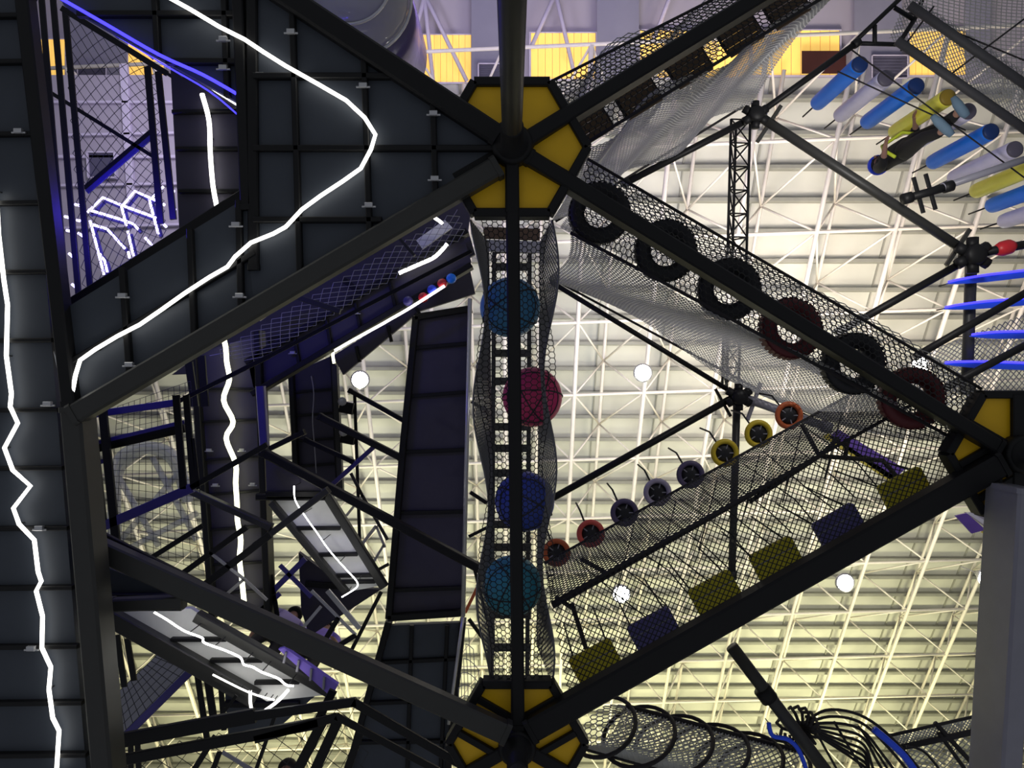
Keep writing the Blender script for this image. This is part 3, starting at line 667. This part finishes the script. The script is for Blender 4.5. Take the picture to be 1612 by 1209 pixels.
# banner at right
t = thing('banner', 'violet and yellow banner slanting from right hexagon', 'banner', P(1560, 830, 11.0))
MB().prism([P(1504, 812, 11), P(1522, 808, 11), P(1552, 834, 11), P(1530, 840, 11)], 0.03).build('violet_panel', 'banner_violet', t)
MB().prism([P(1545, 838, 11), P(1552, 834, 11), P(1625, 874, 11), P(1625, 884, 11)], 0.03).build('yellow_stripe', 'banner_yellow', t)
MB().prism([P(1522, 808, 11), P(1528, 806, 11), P(1625, 864, 11), P(1625, 874, 11)], 0.03).build('white_stripe', 'banner_white', t)
t = thing('banner', 'violet and yellow banner behind netting under last tyre', 'banner', P(1350, 720, 10.0))
MB().prism([P(1305, 688, 10), P(1320, 676, 10), P(1425, 738, 10), P(1405, 758, 10)], 0.03).build('violet_panel', 'banner_violet', t)
MB().prism([P(1296, 688, 10), P(1304, 682, 10), P(1412, 752, 10), P(1404, 760, 10)], 0.03).build('yellow_stripe', 'banner_yellow', t)
MB().prism([P(1520, 807, 12), P(1605, 808, 12), P(1605, 868, 12)], 0.06).single('gusset_board', 'wall_sheet', 'grey triangular board behind the banner by right hexagon', 'board')
t = pad_net
for a, b in (((1290, 718), (1262, 668)), ((1290, 718), (1390, 725)), ((1290, 718), (1320, 690)), ((1290, 718), (1180, 790)), ((960, 905), (870, 955)), ((960, 905), (1290, 718)), ((900, 950), (935, 1060)), ((875, 940), (905, 960)), ((960, 905), (915, 880)), ((1335, 690), (1330, 722)), ((1390, 725), (1420, 760))): MB(True).tube([P(*a, 6.9), P(*b, 6.9)], 0.022, 8).build('tie_rope', 'rope_black', t)
for i in range(12):
    x0 = 905 + i * 33; y0 = 880 - i * 18.8; MB(True).tube([P(x0, y0, 7.35), P(x0 + 66 + (i % 3) * 8, y0 + 56, 6.1), P(x0 + 112, y0 + 92, 6.05)], 0.006, 5).build('lacing_cord', 'rope_black', t)
    if i % 2: MB(True).tube([P(x0 + 60, y0 - 34, 7.35), P(x0 + 30, y0 + 80, 6.05)], 0.006, 5).build('lacing_cord', 'rope_black', t)

# ------------------------------------------------------------------ hoop tunnel and rope cluster, lower right
t = thing('hoop_tunnel', 'pale net tunnel with black hoops below the padded squares', 'netting', P(1080, 1170, 7.0))
ra = [P(985, 1112, 7.0), P(1262, 1184, 7.0)]; rb = [P(905, 1172, 6.6), P(1150, 1240, 6.6)]
MB(True).tube(ra, 0.026, 10).build('edge_rope', 'rope_black', t); MB(True).tube(rb, 0.03, 10).build('edge_rope', 'rope_black', t)
for k, u in enumerate((0.0, 0.22, 0.43, 0.63, 0.82, 0.97)):
    a = ra[0].lerp(ra[1], u); b = rb[0].lerp(rb[1], u + 0.02); mid = (a + b) / 2; h = (b - a) / 2
    pts = [mid - h * 1.12 * math.cos(s) + V(0.085, 0.02, 0) * math.sin(s) * 1.6 + V(0, 0, -0.35) * math.sin(s) for s in (math.pi * 2 * j / 28 for j in range(28))]
    MB(True).tube(pts, 0.02, 8, True).build('hoop', 'rope_black', t)
net([ra[0], ra[1], rb[1], rb[0]], 0.045, 0.007, 'diamond', 0.28).build('net', 'net_pale', t)
net([ra[0], ra[1], rb[1], rb[0]], 0.06, 0.006, 'hex', -0.3).build('net', 'net_pale', t)
t = thing('rope_cluster', 'black rope basket fanning out from a knotted crown', 'rope', P(1258, 1145, 6.8))
c0 = P(1256, 1146, 6.8)
for k in range(16):
    a = math.radians(-170 + k * 21); L = 0.19
    d = V(math.cos(a), math.sin(a), 0); MB(True).tube([c0 + d * 0.03 + V(0, 0, 0.05), c0 + d * L * 0.5 + V(0, 0, -0.10), c0 + d * L * 0.9 + V(0, 0, -0.07), c0 + d * L + V(0, 0, 0.03), c0 + d * L * 0.7 + V(0, 0, 0.12)], 0.015, 8).build('loop', 'rope_black', t)
for k in range(9):
    p = [(1262, 1142), (1300 + k * 6, 1118 + k * 10), (1352 + k * 2, 1125 + k * 12), (1400 - k * 6, 1158 + k * 14), (1450 - k * 14, 1215 + k * 9), (1470 - k * 14, 1260 + k * 6)]
    MB(True).tube(smooth_line(line(p, 6.9 + 0.05 * k), 5), 0.014, 8).build('rib', 'rope_black', t)
for k in range(5):
    p = [(1275 + k * 38, 1135 - k * 2 + k * k * 3), (1300 + k * 40, 1180 + k * 2), (1345 + k * 42, 1260)]
    MB(True).tube(smooth_line(line(p, 7.1), 5), 0.012, 8).build('rib', 'rope_black', t)
strip('thick blue light arc along the rope basket edge', [(1376, 1148), (1400, 1168), (1425, 1192), (1448, 1225)], 6.75, 0.032, 'blue_board')
strip('blue light ribbon looping down beside the leaning pole', [(1210, 1138), (1216, 1158), (1240, 1164), (1258, 1182), (1272, 1220)], 6.5, 0.020, 'blue_board')
t = thing('net_tunnel', 'pale net band crossing to the grey post at bottom right', 'netting', P(1500, 1160, 7.4), 'net tunnels between the platforms')
net([P(1400, 1160, 7.4), P(1590, 1112, 7.4), P(1590, 1142, 7.4), P(1415, 1180, 7.4)], 0.03, 0.007, 'diamond').build('floor_net', 'net_pale', t)
net([P(1415, 1180, 7.4), P(1590, 1142, 7.4), P(1600, 1240, 7.6), P(1440, 1250, 7.6)], 0.06, 0.006, 'diamond').build('side_net', 'net_pale', t)
for a, b, r in (((1400, 1158), (1560, 1122), 0.016), ((1412, 1178), (1590, 1140), 0.03), ((1472, 1138), (1552, 1225), 0.024), ((1478, 1154), (1522, 1215), 0.02), ((1555, 1122), (1582, 1136), 0.03)): MB(True).tube([P(*a, 7.35), P(*b, 7.35)], r, 8).build('edge_rope', 'rope_black', t)

# ------------------------------------------------------------------ middle left: upper walkways, wide deck, lit slabs
t = thing('mesh_screen', 'dark slanting wire net above the second walkway', 'netting', P(560, 430, 7.2))
net([P(330, 560, 7.2), P(720, 330, 7.2), P(735, 372, 7.6), P(400, 570, 7.6)], 0.09, 0.003, 'diamond').build('wire_mesh', 'net_grey', t)
for a, b, w in (((445, 460), (535, 490), 9), ((615, 360), (652, 402), 5)): MB().bar(P(*a, 7.0), P(*b, 7.0), px2m(w, 7.0), 0.05).build('post', 'dark_steel', t)
bar1('thin dark rail just under the grey beam', (180, 622), (720, 315), 6.5, 6.5, 7, 'dark_steel', 'deck_rail', 'railing')
deck('unlit deck behind the dark slanting wire net', [(270, 590), (700, 285), (745, 310), (735, 372), (385, 585)], 9.8, [((420, 535), (455, 528)), ((540, 440), (580, 470))], 'deck_panel_violet')
deck('dark panelled upper walkway sloping up to ball net', [(390, 568), (728, 368), (742, 412), (400, 616)], 8.6,
     [((462, 528), (470, 572)), ((512, 498), (520, 545)), ((558, 472), (566, 516)), ((612, 440), (622, 484))], 'deck_panel_violet', [(460, 555), (560, 492)], jw=5, rims=[((385, 570), (735, 362)), ((395, 620), (742, 416))], rw=9)
deck('dark violet deck end behind the short bent light', [(615, 430), (735, 355), (748, 400), (625, 470)], 8.9, [], 'deck_panel_violet')
strip('bent white light strip near the ball net top', [(628, 430), (660, 416), (685, 404), (704, 384)], 8.45, 0.022)
strip('short white light strip beneath the top hexagon corner', [(665, 331), (683, 342), (697, 352)], 8.6, 0.02)
strip('tiny white light strip on the slanting net', [(482, 443), (483, 459)], 8.2, 0.026)
MB().prism([P(655, 378, 9), P(700, 346, 9), P(712, 358, 9), P(665, 392, 9)], 0.05).single('lit_patch', 'pale_panel', 'pale panel painted for lamplight on mesh beside the short strip', 'panel')  # pale plates stand in for patches of lamplight on mesh
MB().prism([P(400, 487, 9), P(440, 466, 9), P(440, 482, 9), P(408, 505, 9)], 0.05).single('lit_patch', 'pale_panel', 'pale panel painted for lamplight on mesh behind slanting net at its low end', 'panel')
strip('long thin light strip with coloured studs under upper walkway', [(527, 552), (560, 533), (600, 511), (612, 504), (640, 488), (672, 468), (700, 450)], 8.35, 0.016)
t = thing('stud_row', 'red and blue glowing studs along the thin light strip', 'light', P(650, 470, 8.4))
for i, (x, y, mt) in enumerate([(640, 470, 'violet_steel'), (664, 464, 'red_cap'), (678, 452, 'shoe_blue'), (694, 442, 'red_cap'), (708, 434, 'bag_blue')]):
    MB(True).lathe([(0.001, -0.05), (0.05, -0.03), (0.06, 0.03), (0.001, 0.05)], P(x + 2, y + 4, 8.4), n=14).build('stud', mt, t)
strip('tiny pale light pair at the walkway corner', [(525, 552), (524, 560), (526, 572)], 9.0, 0.018, 'led_yellow')
deck('dark sloping deck edge under the coloured studs', [(524, 560), (740, 425), (748, 462), (660, 490), (540, 590)], 9.6, [((560, 545), (566, 570)), ((610, 512), (616, 538)), ((655, 485), (664, 500))], 'deck_panel_violet', jw=5)
deck('upright dark deck with glowing pale yellow light', [(300, 560), (402, 528), (420, 980), (330, 965), (318, 700)], 8.6,
     [((300, 612), (405, 612)), ((305, 665), (408, 660)), ((318, 725), (412, 718)), ((322, 780), (414, 772)), ((326, 835), (416, 828)), ((328, 890), (417, 885)), ((330, 935), (419, 930))], 'deck_panel_violet', [(328, 709), (380, 709), (338, 764), (397, 763)], jw=4, rims=[((303, 560), (333, 975)), ((403, 520), (421, 985))], rw=10)
strip('pale yellow wavy light strip on upright deck', [(349, 522), (355, 545), (357, 570), (361, 598), (352, 630), (367, 664), (356, 690), (371, 730), (371, 760), (373, 790), (374, 820), (379, 850), (377, 880), (381, 915), (386, 965)], 8.45, 0.030, 'led_yellow')
deck('narrow upright violet deck beside the hall lamp', [(455, 590), (522, 560), (530, 770), (462, 790)], 10.6, [((456, 618), (524, 612)), ((458, 655), (526, 650)), ((460, 695), (528, 690)), ((461, 735), (529, 730))], 'deck_panel_violet', jw=4, rims=[((457, 590), (468, 800)), ((523, 560), (533, 780))], rw=8)
strip('faint thin light cable on narrow violet deck', [(490, 592), (494, 620), (492, 660), (495, 700), (498, 745)], 10.5, 0.007, 'grate_grey')
frame_thing('tall_rail', 'tall dark steel rail right of narrow violet deck', 'railing', [((526, 575), (536, 780), 8, 'dark_steel'), ((558, 620), (566, 850), 5, 'black_steel')], 10.2)
t = thing('floodlight', 'small black floodlights clamped to the tall rail', 'light', P(545, 650, 10.1))
for x, y in ((543, 640), (545, 688)):
    MB().bar(P(x - 9, y, 10.1), P(x + 12, y + 4, 10.1), 0.16, 0.14).build('housing', 'black_steel', t)
    MB(True).lathe([(0.06, -0.02), (0.06, 0.0), (0.001, 0.0)], P(x - 4, y - 8, 10.05), n=12).build('lens', 'silver_steel', t)
bar1('slim violet frame post left of narrow deck', (408, 608), (415, 712), 8.3, 8.3, 13, 'violet_steel', 'frame_post', 'post')
deck('wide upright dark violet deck beside the ball net', [(653, 500), (742, 487), (736, 700), (727, 965), (612, 972), (634, 700)], 8.9,
     [((648, 548), (740, 540)), ((642, 624), (738, 617)), ((634, 712), (736, 708)), ((626, 808), (732, 806)), ((613, 930), (728, 926))], 'deck_panel_violet', jw=6, rims=[((654, 498), (634, 700)), ((634, 700), (611, 975)), ((653, 499), (742, 485)), ((610, 974), (728, 966))], rw=10)
deck('dark lower deck continuing under the wide violet deck', [(610, 985), (727, 980), (700, 1240), (545, 1240)], 9.6,
     [((598, 1044), (722, 1038)), ((582, 1108), (716, 1103)), ((648, 985), (640, 1240)), ((704, 985), (692, 1240)), ((562, 1170), (708, 1168))], 'deck_panel', jw=6, rims=[((611, 980), (540, 1240)), ((728, 980), (702, 1240))], rw=10)
tubebeam('slim silver pipe along the wide violet deck', (740, 470), (729, 970), 8.3, 8.3, 7, 'silver_steel', joints=False)
tubebeam('slim silver pipe bending toward the lower hexagon', (729, 970), (706, 1140), 8.3, 8.3, 5, 'silver_steel', joints=False)
t = thing('mesh_screen', 'thin laced net strip left of lower hexagon', 'netting', P(735, 1060, 8.0))
net([P(737, 990, 8.0), P(757, 1070, 8.0), P(722, 1140, 8.0), P(714, 1130, 8.0)], 0.10, 0.005, 'diamond').build('wire_mesh', 'net_grey', t)
frame_thing('rod_bracing', 'rust and black rods between silver pipe and ball net', 'brace', [((732, 965), (766, 895), 5, 'wheel_orange'), ((744, 885), (768, 980), 5), ((738, 975), (760, 1005), 6), ((742, 632), (770, 650), 5), ((740, 775), (766, 792), 6), ((738, 845), (768, 830), 5)], 8.6)
# long second level rails crossing the left half
beam('long dark rail crossing in front of wide violet deck', (410, 712), (770, 905), 7.9, 7.9, 13, 0.12)
beam('dark rail from hall lamp to the wide violet deck', (548, 614), (640, 665), 9.4, 9.4, 7, 0.08)
beam('dark rail from the narrow deck to wide violet deck', (500, 655), (632, 722), 8.8, 8.8, 10, 0.10)
beam('dark grey rail rising across the yellow lit deck', (285, 768), (425, 832), 7.6, 7.6, 10, 0.1, 'dark_steel')
beam('thin rail crossing between two upright decks', (412, 712), (478, 680), 8.3, 8.3, 8, 0.08)
beam('violet rod rising to the narrow deck', (515, 770), (592, 700), 9.0, 9.0, 7, 0.07, 'violet_steel')
beam('dark rod running beside the pale slab top', (400, 860), (515, 772), 7.6, 7.6, 10, 0.10, 'dark_steel')
beam('short dark rod left of the violet rod', (478, 692), (556, 728), 9.0, 9.0, 7, 0.07)
frame_thing('rod_bracing', 'silver bent frame between pale slab and wide deck', 'frame', [((552, 745), (570, 780), 5, 'dark_steel'), ((570, 780), (610, 850), 5, 'dark_steel'), ((545, 812), (572, 778), 4, 'silver_steel'), ((566, 862), (592, 828), 5, 'silver_steel'), ((592, 828), (606, 862), 4, 'silver_steel'), ((586, 888), (604, 858), 4, 'silver_steel'), ((590, 900), (612, 888), 5, 'dark_steel')], 9.3)
def slab(label, poly, D, crosses, rims, led, ll, lr=0.012):
    o = deck(label, poly, D, crosses, 'pale_panel', (), 0.06, 6, 'lit_slab', 'black_steel')
    for a, b, mt, w in rims: MB().bar(P(*a, D - 0.10), P(*b, D - 0.10), px2m(w, D), 0.10, 0.01).build('rim', mt, o)
    strip(ll, led, D - 0.34, lr, 'led_bright', 0.345)
slab('pale lit slab sloping beside the wide violet deck', [(420, 783), (512, 785), (600, 922), (545, 932)], 8.3,
     [((465, 832), (535, 832)), ((498, 874), (562, 873)), ((522, 907), (586, 906)), ((528, 917), (590, 916))],
     [((512, 778), (604, 926), 'dark_steel', 13), ((425, 792), (545, 936), 'dark_steel', 10), ((402, 783), (512, 783), 'black_steel', 10)],
     [(463, 765), (465, 788), (482, 815), (500, 840), (515, 862), (530, 880), (548, 900), (562, 916), (560, 926), (538, 940)], 'thin white light strip along the pale sloping slab', 0.006)
slab('pale lit slab in the lower left under long beam', [(160, 958), (300, 958), (516, 1094), (420, 1104)], 6.6,
     [((268, 1008), (355, 1008)), ((330, 1041), (412, 1041)), ((400, 1076), (470, 1075))],
     [((148, 962), (400, 1104), 'dark_steel', 26), ((306, 972), (522, 1094), 'dark_steel', 17)],
     [(243, 964), (262, 975), (290, 993), (318, 1004), (322, 1012), (355, 1024), (378, 1035), (384, 1046), (398, 1050), (412, 1058), (438, 1068), (450, 1078), (462, 1080)], 'bright white light strip along the lower pale slab', 0.008)
strip('white loop of light strip below the lower slab', [(394, 1087), (394, 1105), (397, 1118), (404, 1126), (418, 1118), (438, 1103), (454, 1086)], 6.5, 0.014)
strip('thin white light edge under the lower slab rim', [(335, 1062), (392, 1090), (432, 1102)], 6.45, 0.008)
deck('dark deck panel behind the white light loop', [(352, 1062), (440, 1080), (520, 1075), (445, 1140), (360, 1165)], 6.8, [((352, 1110), (470, 1110))], 'deck_panel')
deck('dark panel under the long beam by left column', [(135, 880), (285, 940), (285, 962), (140, 962)], 6.2, [((140, 940), (285, 940))], 'deck_panel')
deck('dark violet panel above the pale sloping slab', [(418, 718), (500, 760), (512, 785), (420, 785)], 8.2, [((418, 778), (512, 778))], 'deck_panel_violet')
deck('dark violet panel below the pale sloping slab', [(470, 870), (545, 925), (600, 928), (487, 1002), (474, 960)], 9.0, [((480, 920), (550, 925))], 'deck_panel_violet')
t = thing('guard_board', 'bright violet guard board beside the lower pale slab', 'board', P(485, 1060, 6.4))
MB().prism([P(438, 1022, 6.4), P(448, 1020, 6.4), P(532, 1078, 6.4), P(522, 1098, 6.4)], 0.05).build('board', 'shirt_violet', t)
for k in range(4): MB().bar(P(450 + k * 20, 1027 + k * 13, 6.38), P(446 + k * 21, 1044 + k * 14, 6.38), 0.02, 0.02, 0.003).build('cleat', 'grey_steel', t)
# ------------------------------------------------------------------ lower left openings
frame_thing('window_railing', 'black upright bars at left of the slide window', 'railing', [((123, 640), (143, 838), 14), ((142, 640), (163, 832), 10), ((160, 645), (182, 860), 13)], 6.6)
frame_thing('window_railing', 'black upright bars at right of the slide window', 'railing', [((276, 622), (288, 770), 11), ((292, 622), (304, 768), 10), ((303, 690), (312, 770), 6)], 6.6)
frame_thing('window_railing', 'violet edged crossbars across the slide window', 'railing', [((150, 652), (276, 634), 11, 'violet_steel'), ((122, 704), (290, 664), 6, 'violet_steel', -0.03), ((122, 712), (290, 674), 14), ((128, 735), (166, 725), 7, 'violet_steel')], 6.7)
frame_thing('sloping_girder', 'violet black sloping beam under the slide window', 'beam', [((140, 838), (302, 768), 15, 'violet_steel'), ((300, 768), (420, 700), 9)], 6.6)
frame_thing('sloping_girder', 'white edged dark beam below the mesh opening', 'beam', [((140, 838), (320, 928), 18), ((190, 880), (325, 942), 5, 'silver_steel')], 5.9)
frame_thing('cross_brace', 'dark sloping rods beneath the slide window', 'brace', [((238, 878), (318, 828), 8), ((284, 905), (388, 830), 9), ((312, 928), (425, 842), 11), ((330, 870), (384, 912), 5, 'silver_steel'), ((384, 912), (420, 945), 5, 'silver_steel'), ((384, 912), (345, 945), 5, 'silver_steel')], 7.3)
frame_thing('top_rail', 'black rail along the top of slide window', 'railing', [((118, 660), (300, 560), 9), ((276, 634), (425, 560), 7), ((425, 560), (742, 395), 6)], 6.7)
frame_thing('window_railing', 'upright dark bars behind the slanting net', 'railing', [((296, 570), (306, 640), 12), ((316, 560), (322, 640), 12)], 8.0)
t = thing('mesh_screen', 'square wire mesh over the slide window', 'netting', P(240, 800, 7.6))
net([P(185, 640, 7.6), P(300, 600, 7.6), P(325, 900, 7.6), P(170, 850, 7.6)], 0.075, 0.003, 'square').build('wire_mesh', 'net_dark', t)
t = thing('tube_slide', 'pale curved slide arch seen through lower left mesh', 'slide', P(230, 760, 10.5))
for k in range(3):
    p = [(176 + k * 6, 880), (176 + k * 5, 760), (190 + k * 8, 715 + k * 4), (235, 700 + k * 5), (280 - k * 5, 720 + k * 4), (300 - k * 4, 790)]
    MB(True).tube(smooth_line(line(p, 10.5 + 0.2 * k), 6), 0.05, 10).build('arch', 'slide_pale', t)
for p in ([(180, 740), (250, 860)], [(285, 740), (190, 850)], [(190, 870), (310, 808)], [(240, 720), (310, 850)]): MB(True).tube(line(p, 10.8), 0.045, 10).build('rib', 'slide_pale', t)
frame_thing('window_railing', 'two short black bars at left above grey grating', 'railing', [((183, 1000), (195, 1082), 9), ((199, 1006), (210, 1072), 9)], 7.4)
frame_thing('window_railing', 'black upright bars right of grey grating', 'railing', [((308, 1050), (325, 1165), 9), ((324, 1058), (338, 1150), 11), ((346, 1066), (352, 1150), 8)], 7.0)
frame_thing('window_railing', 'thick black upright bar at left of grey grating', 'railing', [((157, 988), (186, 1170), 12)], 6.0)
bar1('bright violet diagonal brace across the grey grating', (307, 1050), (188, 1168), 6.8, 6.8, 12, 'violet_steel', 'diagonal_brace', 'brace')
t = thing('grating_walkway', 'grey wire grating walkway seen beyond violet brace', 'walkway', P(240, 1080, 8.6))
MB().prism(line([(250, 1028), (312, 1046), (190, 1172), (180, 1095)], 8.6), 0.04).build('plate', 'grate_grey', t)
net(line([(250, 1028), (312, 1046), (190, 1172), (180, 1095)], 8.55), 0.09, 0.005, 'square').build('wire_mesh', 'net_dark', t)
frame_thing('ceiling_rail', 'two long black rails across the lower left corner', 'railing', [((70, 1190), (400, 1128), 22), ((180, 1200), (500, 1140), 17), ((400, 1128), (560, 1106), 14), ((400, 1165), (530, 1130), 13)], 5.9)
frame_thing('ceiling_rail', 'bent black rail pair running to the lower hexagon', 'railing', [((555, 1106), (760, 1225), 13), ((528, 1128), (690, 1215), 11)], 5.9)
frame_thing('ceiling_rail', 'parallel black rails slanting down from bent rail', 'railing', [((512, 1128), (462, 1225), 16), ((535, 1128), (490, 1225), 16), ((568, 1150), (542, 1225), 12), ((524, 1088), (500, 1135), 13)], 6.1)
frame_thing('ceiling_rail', 'thin black and grey rods at bottom left', 'railing', [((372, 1095), (330, 1150), 5), ((338, 1160), (300, 1220), 9), ((350, 1185), (400, 1215), 6, 'grey_steel'), ((345, 1185), (330, 1225), 8), ((435, 1120), (400, 1220), 6), ((215, 1160), (218, 1220), 8), ((205, 1170), (205, 1220), 8)], 6.4)
t = thing('mesh_screen', 'thin wire mesh above the bottom left rails', 'netting', P(400, 1180, 7.0))
net([P(190, 1185, 7.0), P(560, 1110, 7.0), P(600, 1260, 7.0), P(200, 1290, 7.0)], 0.16, 0.004, 'diamond').build('wire_mesh', 'net_dark', t)
frame_thing('silver_stair_frame', 'silver and violet struts beside the person in violet', 'frame', [((505, 955), (450, 1020), 5, 'silver_steel'), ((490, 930), (560, 1000), 5, 'silver_steel'), ((515, 930), (566, 990), 8, 'silver_steel'), ((533, 972), (503, 1022), 8), ((600, 932), (545, 1040), 6), ((560, 1000), (520, 1025), 8), ((420, 940), (480, 880), 9, 'violet_steel'), ((405, 965), (440, 935), 8, 'violet_steel'), ((440, 890), (490, 940), 7, 'violet_steel'), ((426, 905), (436, 970), 7)], 8.6)
t = thing('ladder', 'dark rung ladder seen through the ball net', 'ladder', P(800, 700, 8.6))
for x in (778, 834): MB().bar(P(x, 380, 8.6), P(x - 4, 1070, 8.6), 0.05, 0.05).build('side_rail', 'dark_steel', t)
for y in (392, 420, 556, 600, 672, 706, 745, 826, 862, 968, 1020): MB().bar(P(776, y, 8.55), P(836, y, 8.55), 0.09, 0.04).build('rung', 'dark_steel', t)
t = thing('end_board', 'brown boards behind the net under top hexagon', 'board', P(805, 375, 7.6))
for y, mt in ((366, 'board_brown'), (386, 'grate_grey')): MB().bar(P(762, y, 7.6), P(850, y + 3, 7.6), 0.12, 0.04).build('plank', mt, t)

# ------------------------------------------------------------------ people
def body(name, parent, verts, edges, radii, m, lv=2):
    me = bpy.data.meshes.new(name); o0 = ORG[parent.name]
    me.from_pydata([tuple(Vector(v)) for v in verts], edges, []); me.update()
    o = bpy.data.objects.new(name, me); C.objects.link(o); o.parent = parent
    sk = o.modifiers.new('skin', 'SKIN'); sk.use_smooth_shade = True
    for i, r in enumerate(radii):
        rr = r if isinstance(r, tuple) else (r, r); me.skin_vertices[0].data[i].radius = rr
    me.skin_vertices[0].data[0].use_root = True
    sb = o.modifiers.new('sub', 'SUBSURF'); sb.levels = lv; sb.render_levels = lv
    me.materials.append(M[m]); return o
def person(label, loc, rz, top, pants, shoes, arms='reach', lean=0.0, scale=1.0):
    t = thing('person', label, 'person', loc); t.rotation_euler = (lean, 0, rz); t.scale = (scale,) * 3
    hx = 0.10
    # skin body: legs, trunk, neck, head, arms and hands as one surface
    v = [(0, 0, 0.92), (0, 0.0, 1.10), (0, 0.01, 1.30), (0, 0, 1.44), (0, 0.01, 1.52), (0, 0.015, 1.62), (0, 0.01, 1.70)]
    e = [(i, i + 1) for i in range(6)]; r = [(0.15, 0.11), (0.14, 0.10), (0.17, 0.11), (0.10, 0.08), 0.055, (0.078, 0.092), (0.055, 0.065)]
    for s in (-1, 1):
        k = len(v); v += [(s * hx, 0, 0.86), (s * (hx + 0.02), 0.03 * s, 0.48), (s * (hx + 0.03), -0.02 * s, 0.09), (s * (hx + 0.05), 0.14, 0.04)]
        e += [(0, k), (k, k + 1), (k + 1, k + 2), (k + 2, k + 3)]; r += [0.085, 0.058, 0.042, 0.035]
        k = len(v)
        if arms == 'reach': a = [(s * 0.19, 0, 1.40), (s * 0.30, 0.16, 1.30), (s * 0.26, 0.40, 1.42), (s * 0.25, 0.49, 1.46)]
        else: a = [(s * 0.19, 0, 1.40), (s * 0.27, 0.02, 1.14), (s * 0.25, 0.16, 0.94), (s * 0.24, 0.22, 0.86)]
        v += a; e += [(3, k), (k, k + 1), (k + 1, k + 2), (k + 2, k + 3)]; r += [0.058, 0.043, 0.032, 0.026]
        w = Vector(a[3]); d = (Vector(a[3]) - Vector(a[2])).normalized(); sd = V(s, 0, 0)
        for q in range(5):
            k2 = len(v); off = sd * (0.028 - q * 0.015); ln = (0.05, 0.075, 0.082, 0.076, 0.06)[q]
            if q == 0: off = -sd * 0.035
            v += [tuple(w + off + d * 0.025), tuple(w + off * 1.2 + d * (0.025 + ln) + V(0, 0, -0.02))]
            e += [(k + 3, k2), (k2, k2 + 1)]; r += [0.009, 0.007]
    body('body', t, v, e, r, 'skin')
    # clothes follow the body
    v = [(0, 0, 0.88), (0, 0, 1.12), (0, 0.01, 1.30), (0, 0, 1.42)]; e = [(0, 1), (1, 2), (2, 3)]; r = [(0.195, 0.15), (0.18, 0.14), (0.19, 0.13), (0.12, 0.10)]
    for s in (-1, 1):
        k = len(v); pa = [(s * 0.20, 0, 1.395), (s * 0.30, 0.16, 1.30), (s * 0.265, 0.36, 1.40)] if arms == 'reach' else [(s * 0.20, 0, 1.395), (s * 0.27, 0.02, 1.15), (s * 0.255, 0.12, 1.0)]
        v += pa; e += [(3, k), (k, k + 1), (k + 1, k + 2)]; r += [0.078, 0.06, 0.05]
    body('jacket', t, v, e, r, top)
    v = [(0, 0, 1.08), (0, 0, 0.92)]; e = [(0, 1)]; r = [(0.17, 0.13), (0.185, 0.14)]
    for s in (-1, 1):
        k = len(v); v += [(s * hx, 0, 0.82), (s * (hx + 0.02), 0.03 * s, 0.48), (s * (hx + 0.03), -0.02 * s, 0.12)]; e += [(1, k), (k, k + 1), (k + 1, k + 2)]; r += [0.10, 0.078, 0.06]
    body('trousers', t, v, e, r, pants)
    for s in (-1, 1):
        MB(True).tube([V(s * (hx + 0.03), -0.09 - 0.02 * s, 0.045), V(s * (hx + 0.03), -0.02, 0.05), V(s * (hx + 0.04), 0.10, 0.045), V(s * (hx + 0.05), 0.19, 0.035)], [0.035, 0.052, 0.05, 0.028], 10).build('shoe', shoes, None).parent = t
    m = MB(True); m.lathe([(0.102, -0.03), (0.108, 0.02), (0.095, 0.07), (0.05, 0.11), (0.001, 0.12)], V(0, -0.005, 1.66), n=18); o = m.build('hair', 'hair'); o.parent = t
    m = MB(True)
    for s in (-1, 1): m.lathe([(0.001, -0.012), (0.012, -0.006), (0.013, 0.006), (0.001, 0.012)], V(s * 0.034, 0.098, 1.635), (0, 1, 0), 8)
    o = m.build('eyes', 'hair'); o.parent = t
    m = MB(True); m.tube([V(0, 0.095, 1.64), V(0, 0.118, 1.60), V(0, 0.10, 1.59)], [0.008, 0.015, 0.009], 8); o = m.build('nose', 'skin'); o.parent = t
    m = MB(True); m.tube([V(-0.026, 0.094, 1.565), V(0, 0.103, 1.562), V(0.026, 0.094, 1.565)], 0.006, 6); o = m.build('mouth', 'tyre_maroon'); o.parent = t
    return t
pp = person('person in black clothes standing among hanging bags, seen from below', P(1506, 186, 8.45), 2.4, 'cloth_black', 'cloth_black', 'denim', 'down', 0.0, 1.08)
o = MB(True).tube([V(-0.2, 0.02, 0.95), V(-0.16, 0.16, 1.1), V(0, 0.18, 1.35), V(0.16, 0.16, 1.1), V(0.2, 0.02, 0.95)], 0.02, 8).build('harness', 'harness_yellow'); o.parent = pp
o = MB(True).lathe([(0.13, 0.0), (0.125, 0.05), (0.09, 0.11), (0.001, 0.14)], V(0, 0, 1.665), n=18).build('helmet', 'shoe_blue'); o.parent = pp
def feet(hp, D, dz=1.62): c = P(*hp, D); return V(c.x, c.y, c.z - dz)
person('person in lilac top behind the long dark beam', feet((465, 966), 9.4), 0.6, 'shirt_lilac', 'cloth_black', 'cloth_black', 'down', 0.0, 0.95)
person('person in bright violet shirt with dark hair below struts', feet((513, 992), 9.9), 3.4, 'shirt_violet', 'cloth_black', 'cloth_black', 'down')
person('dark haired person barely visible at the bottom rails', feet((450, 1214), 8.2), 0.3, 'cloth_black', 'cloth_black', 'cloth_black', 'down')
for o in S.objects:
    if o.type == 'MESH' and 'label' not in o and o.parent is None and 'kind' not in o: print('UNTAGGED', o.name)
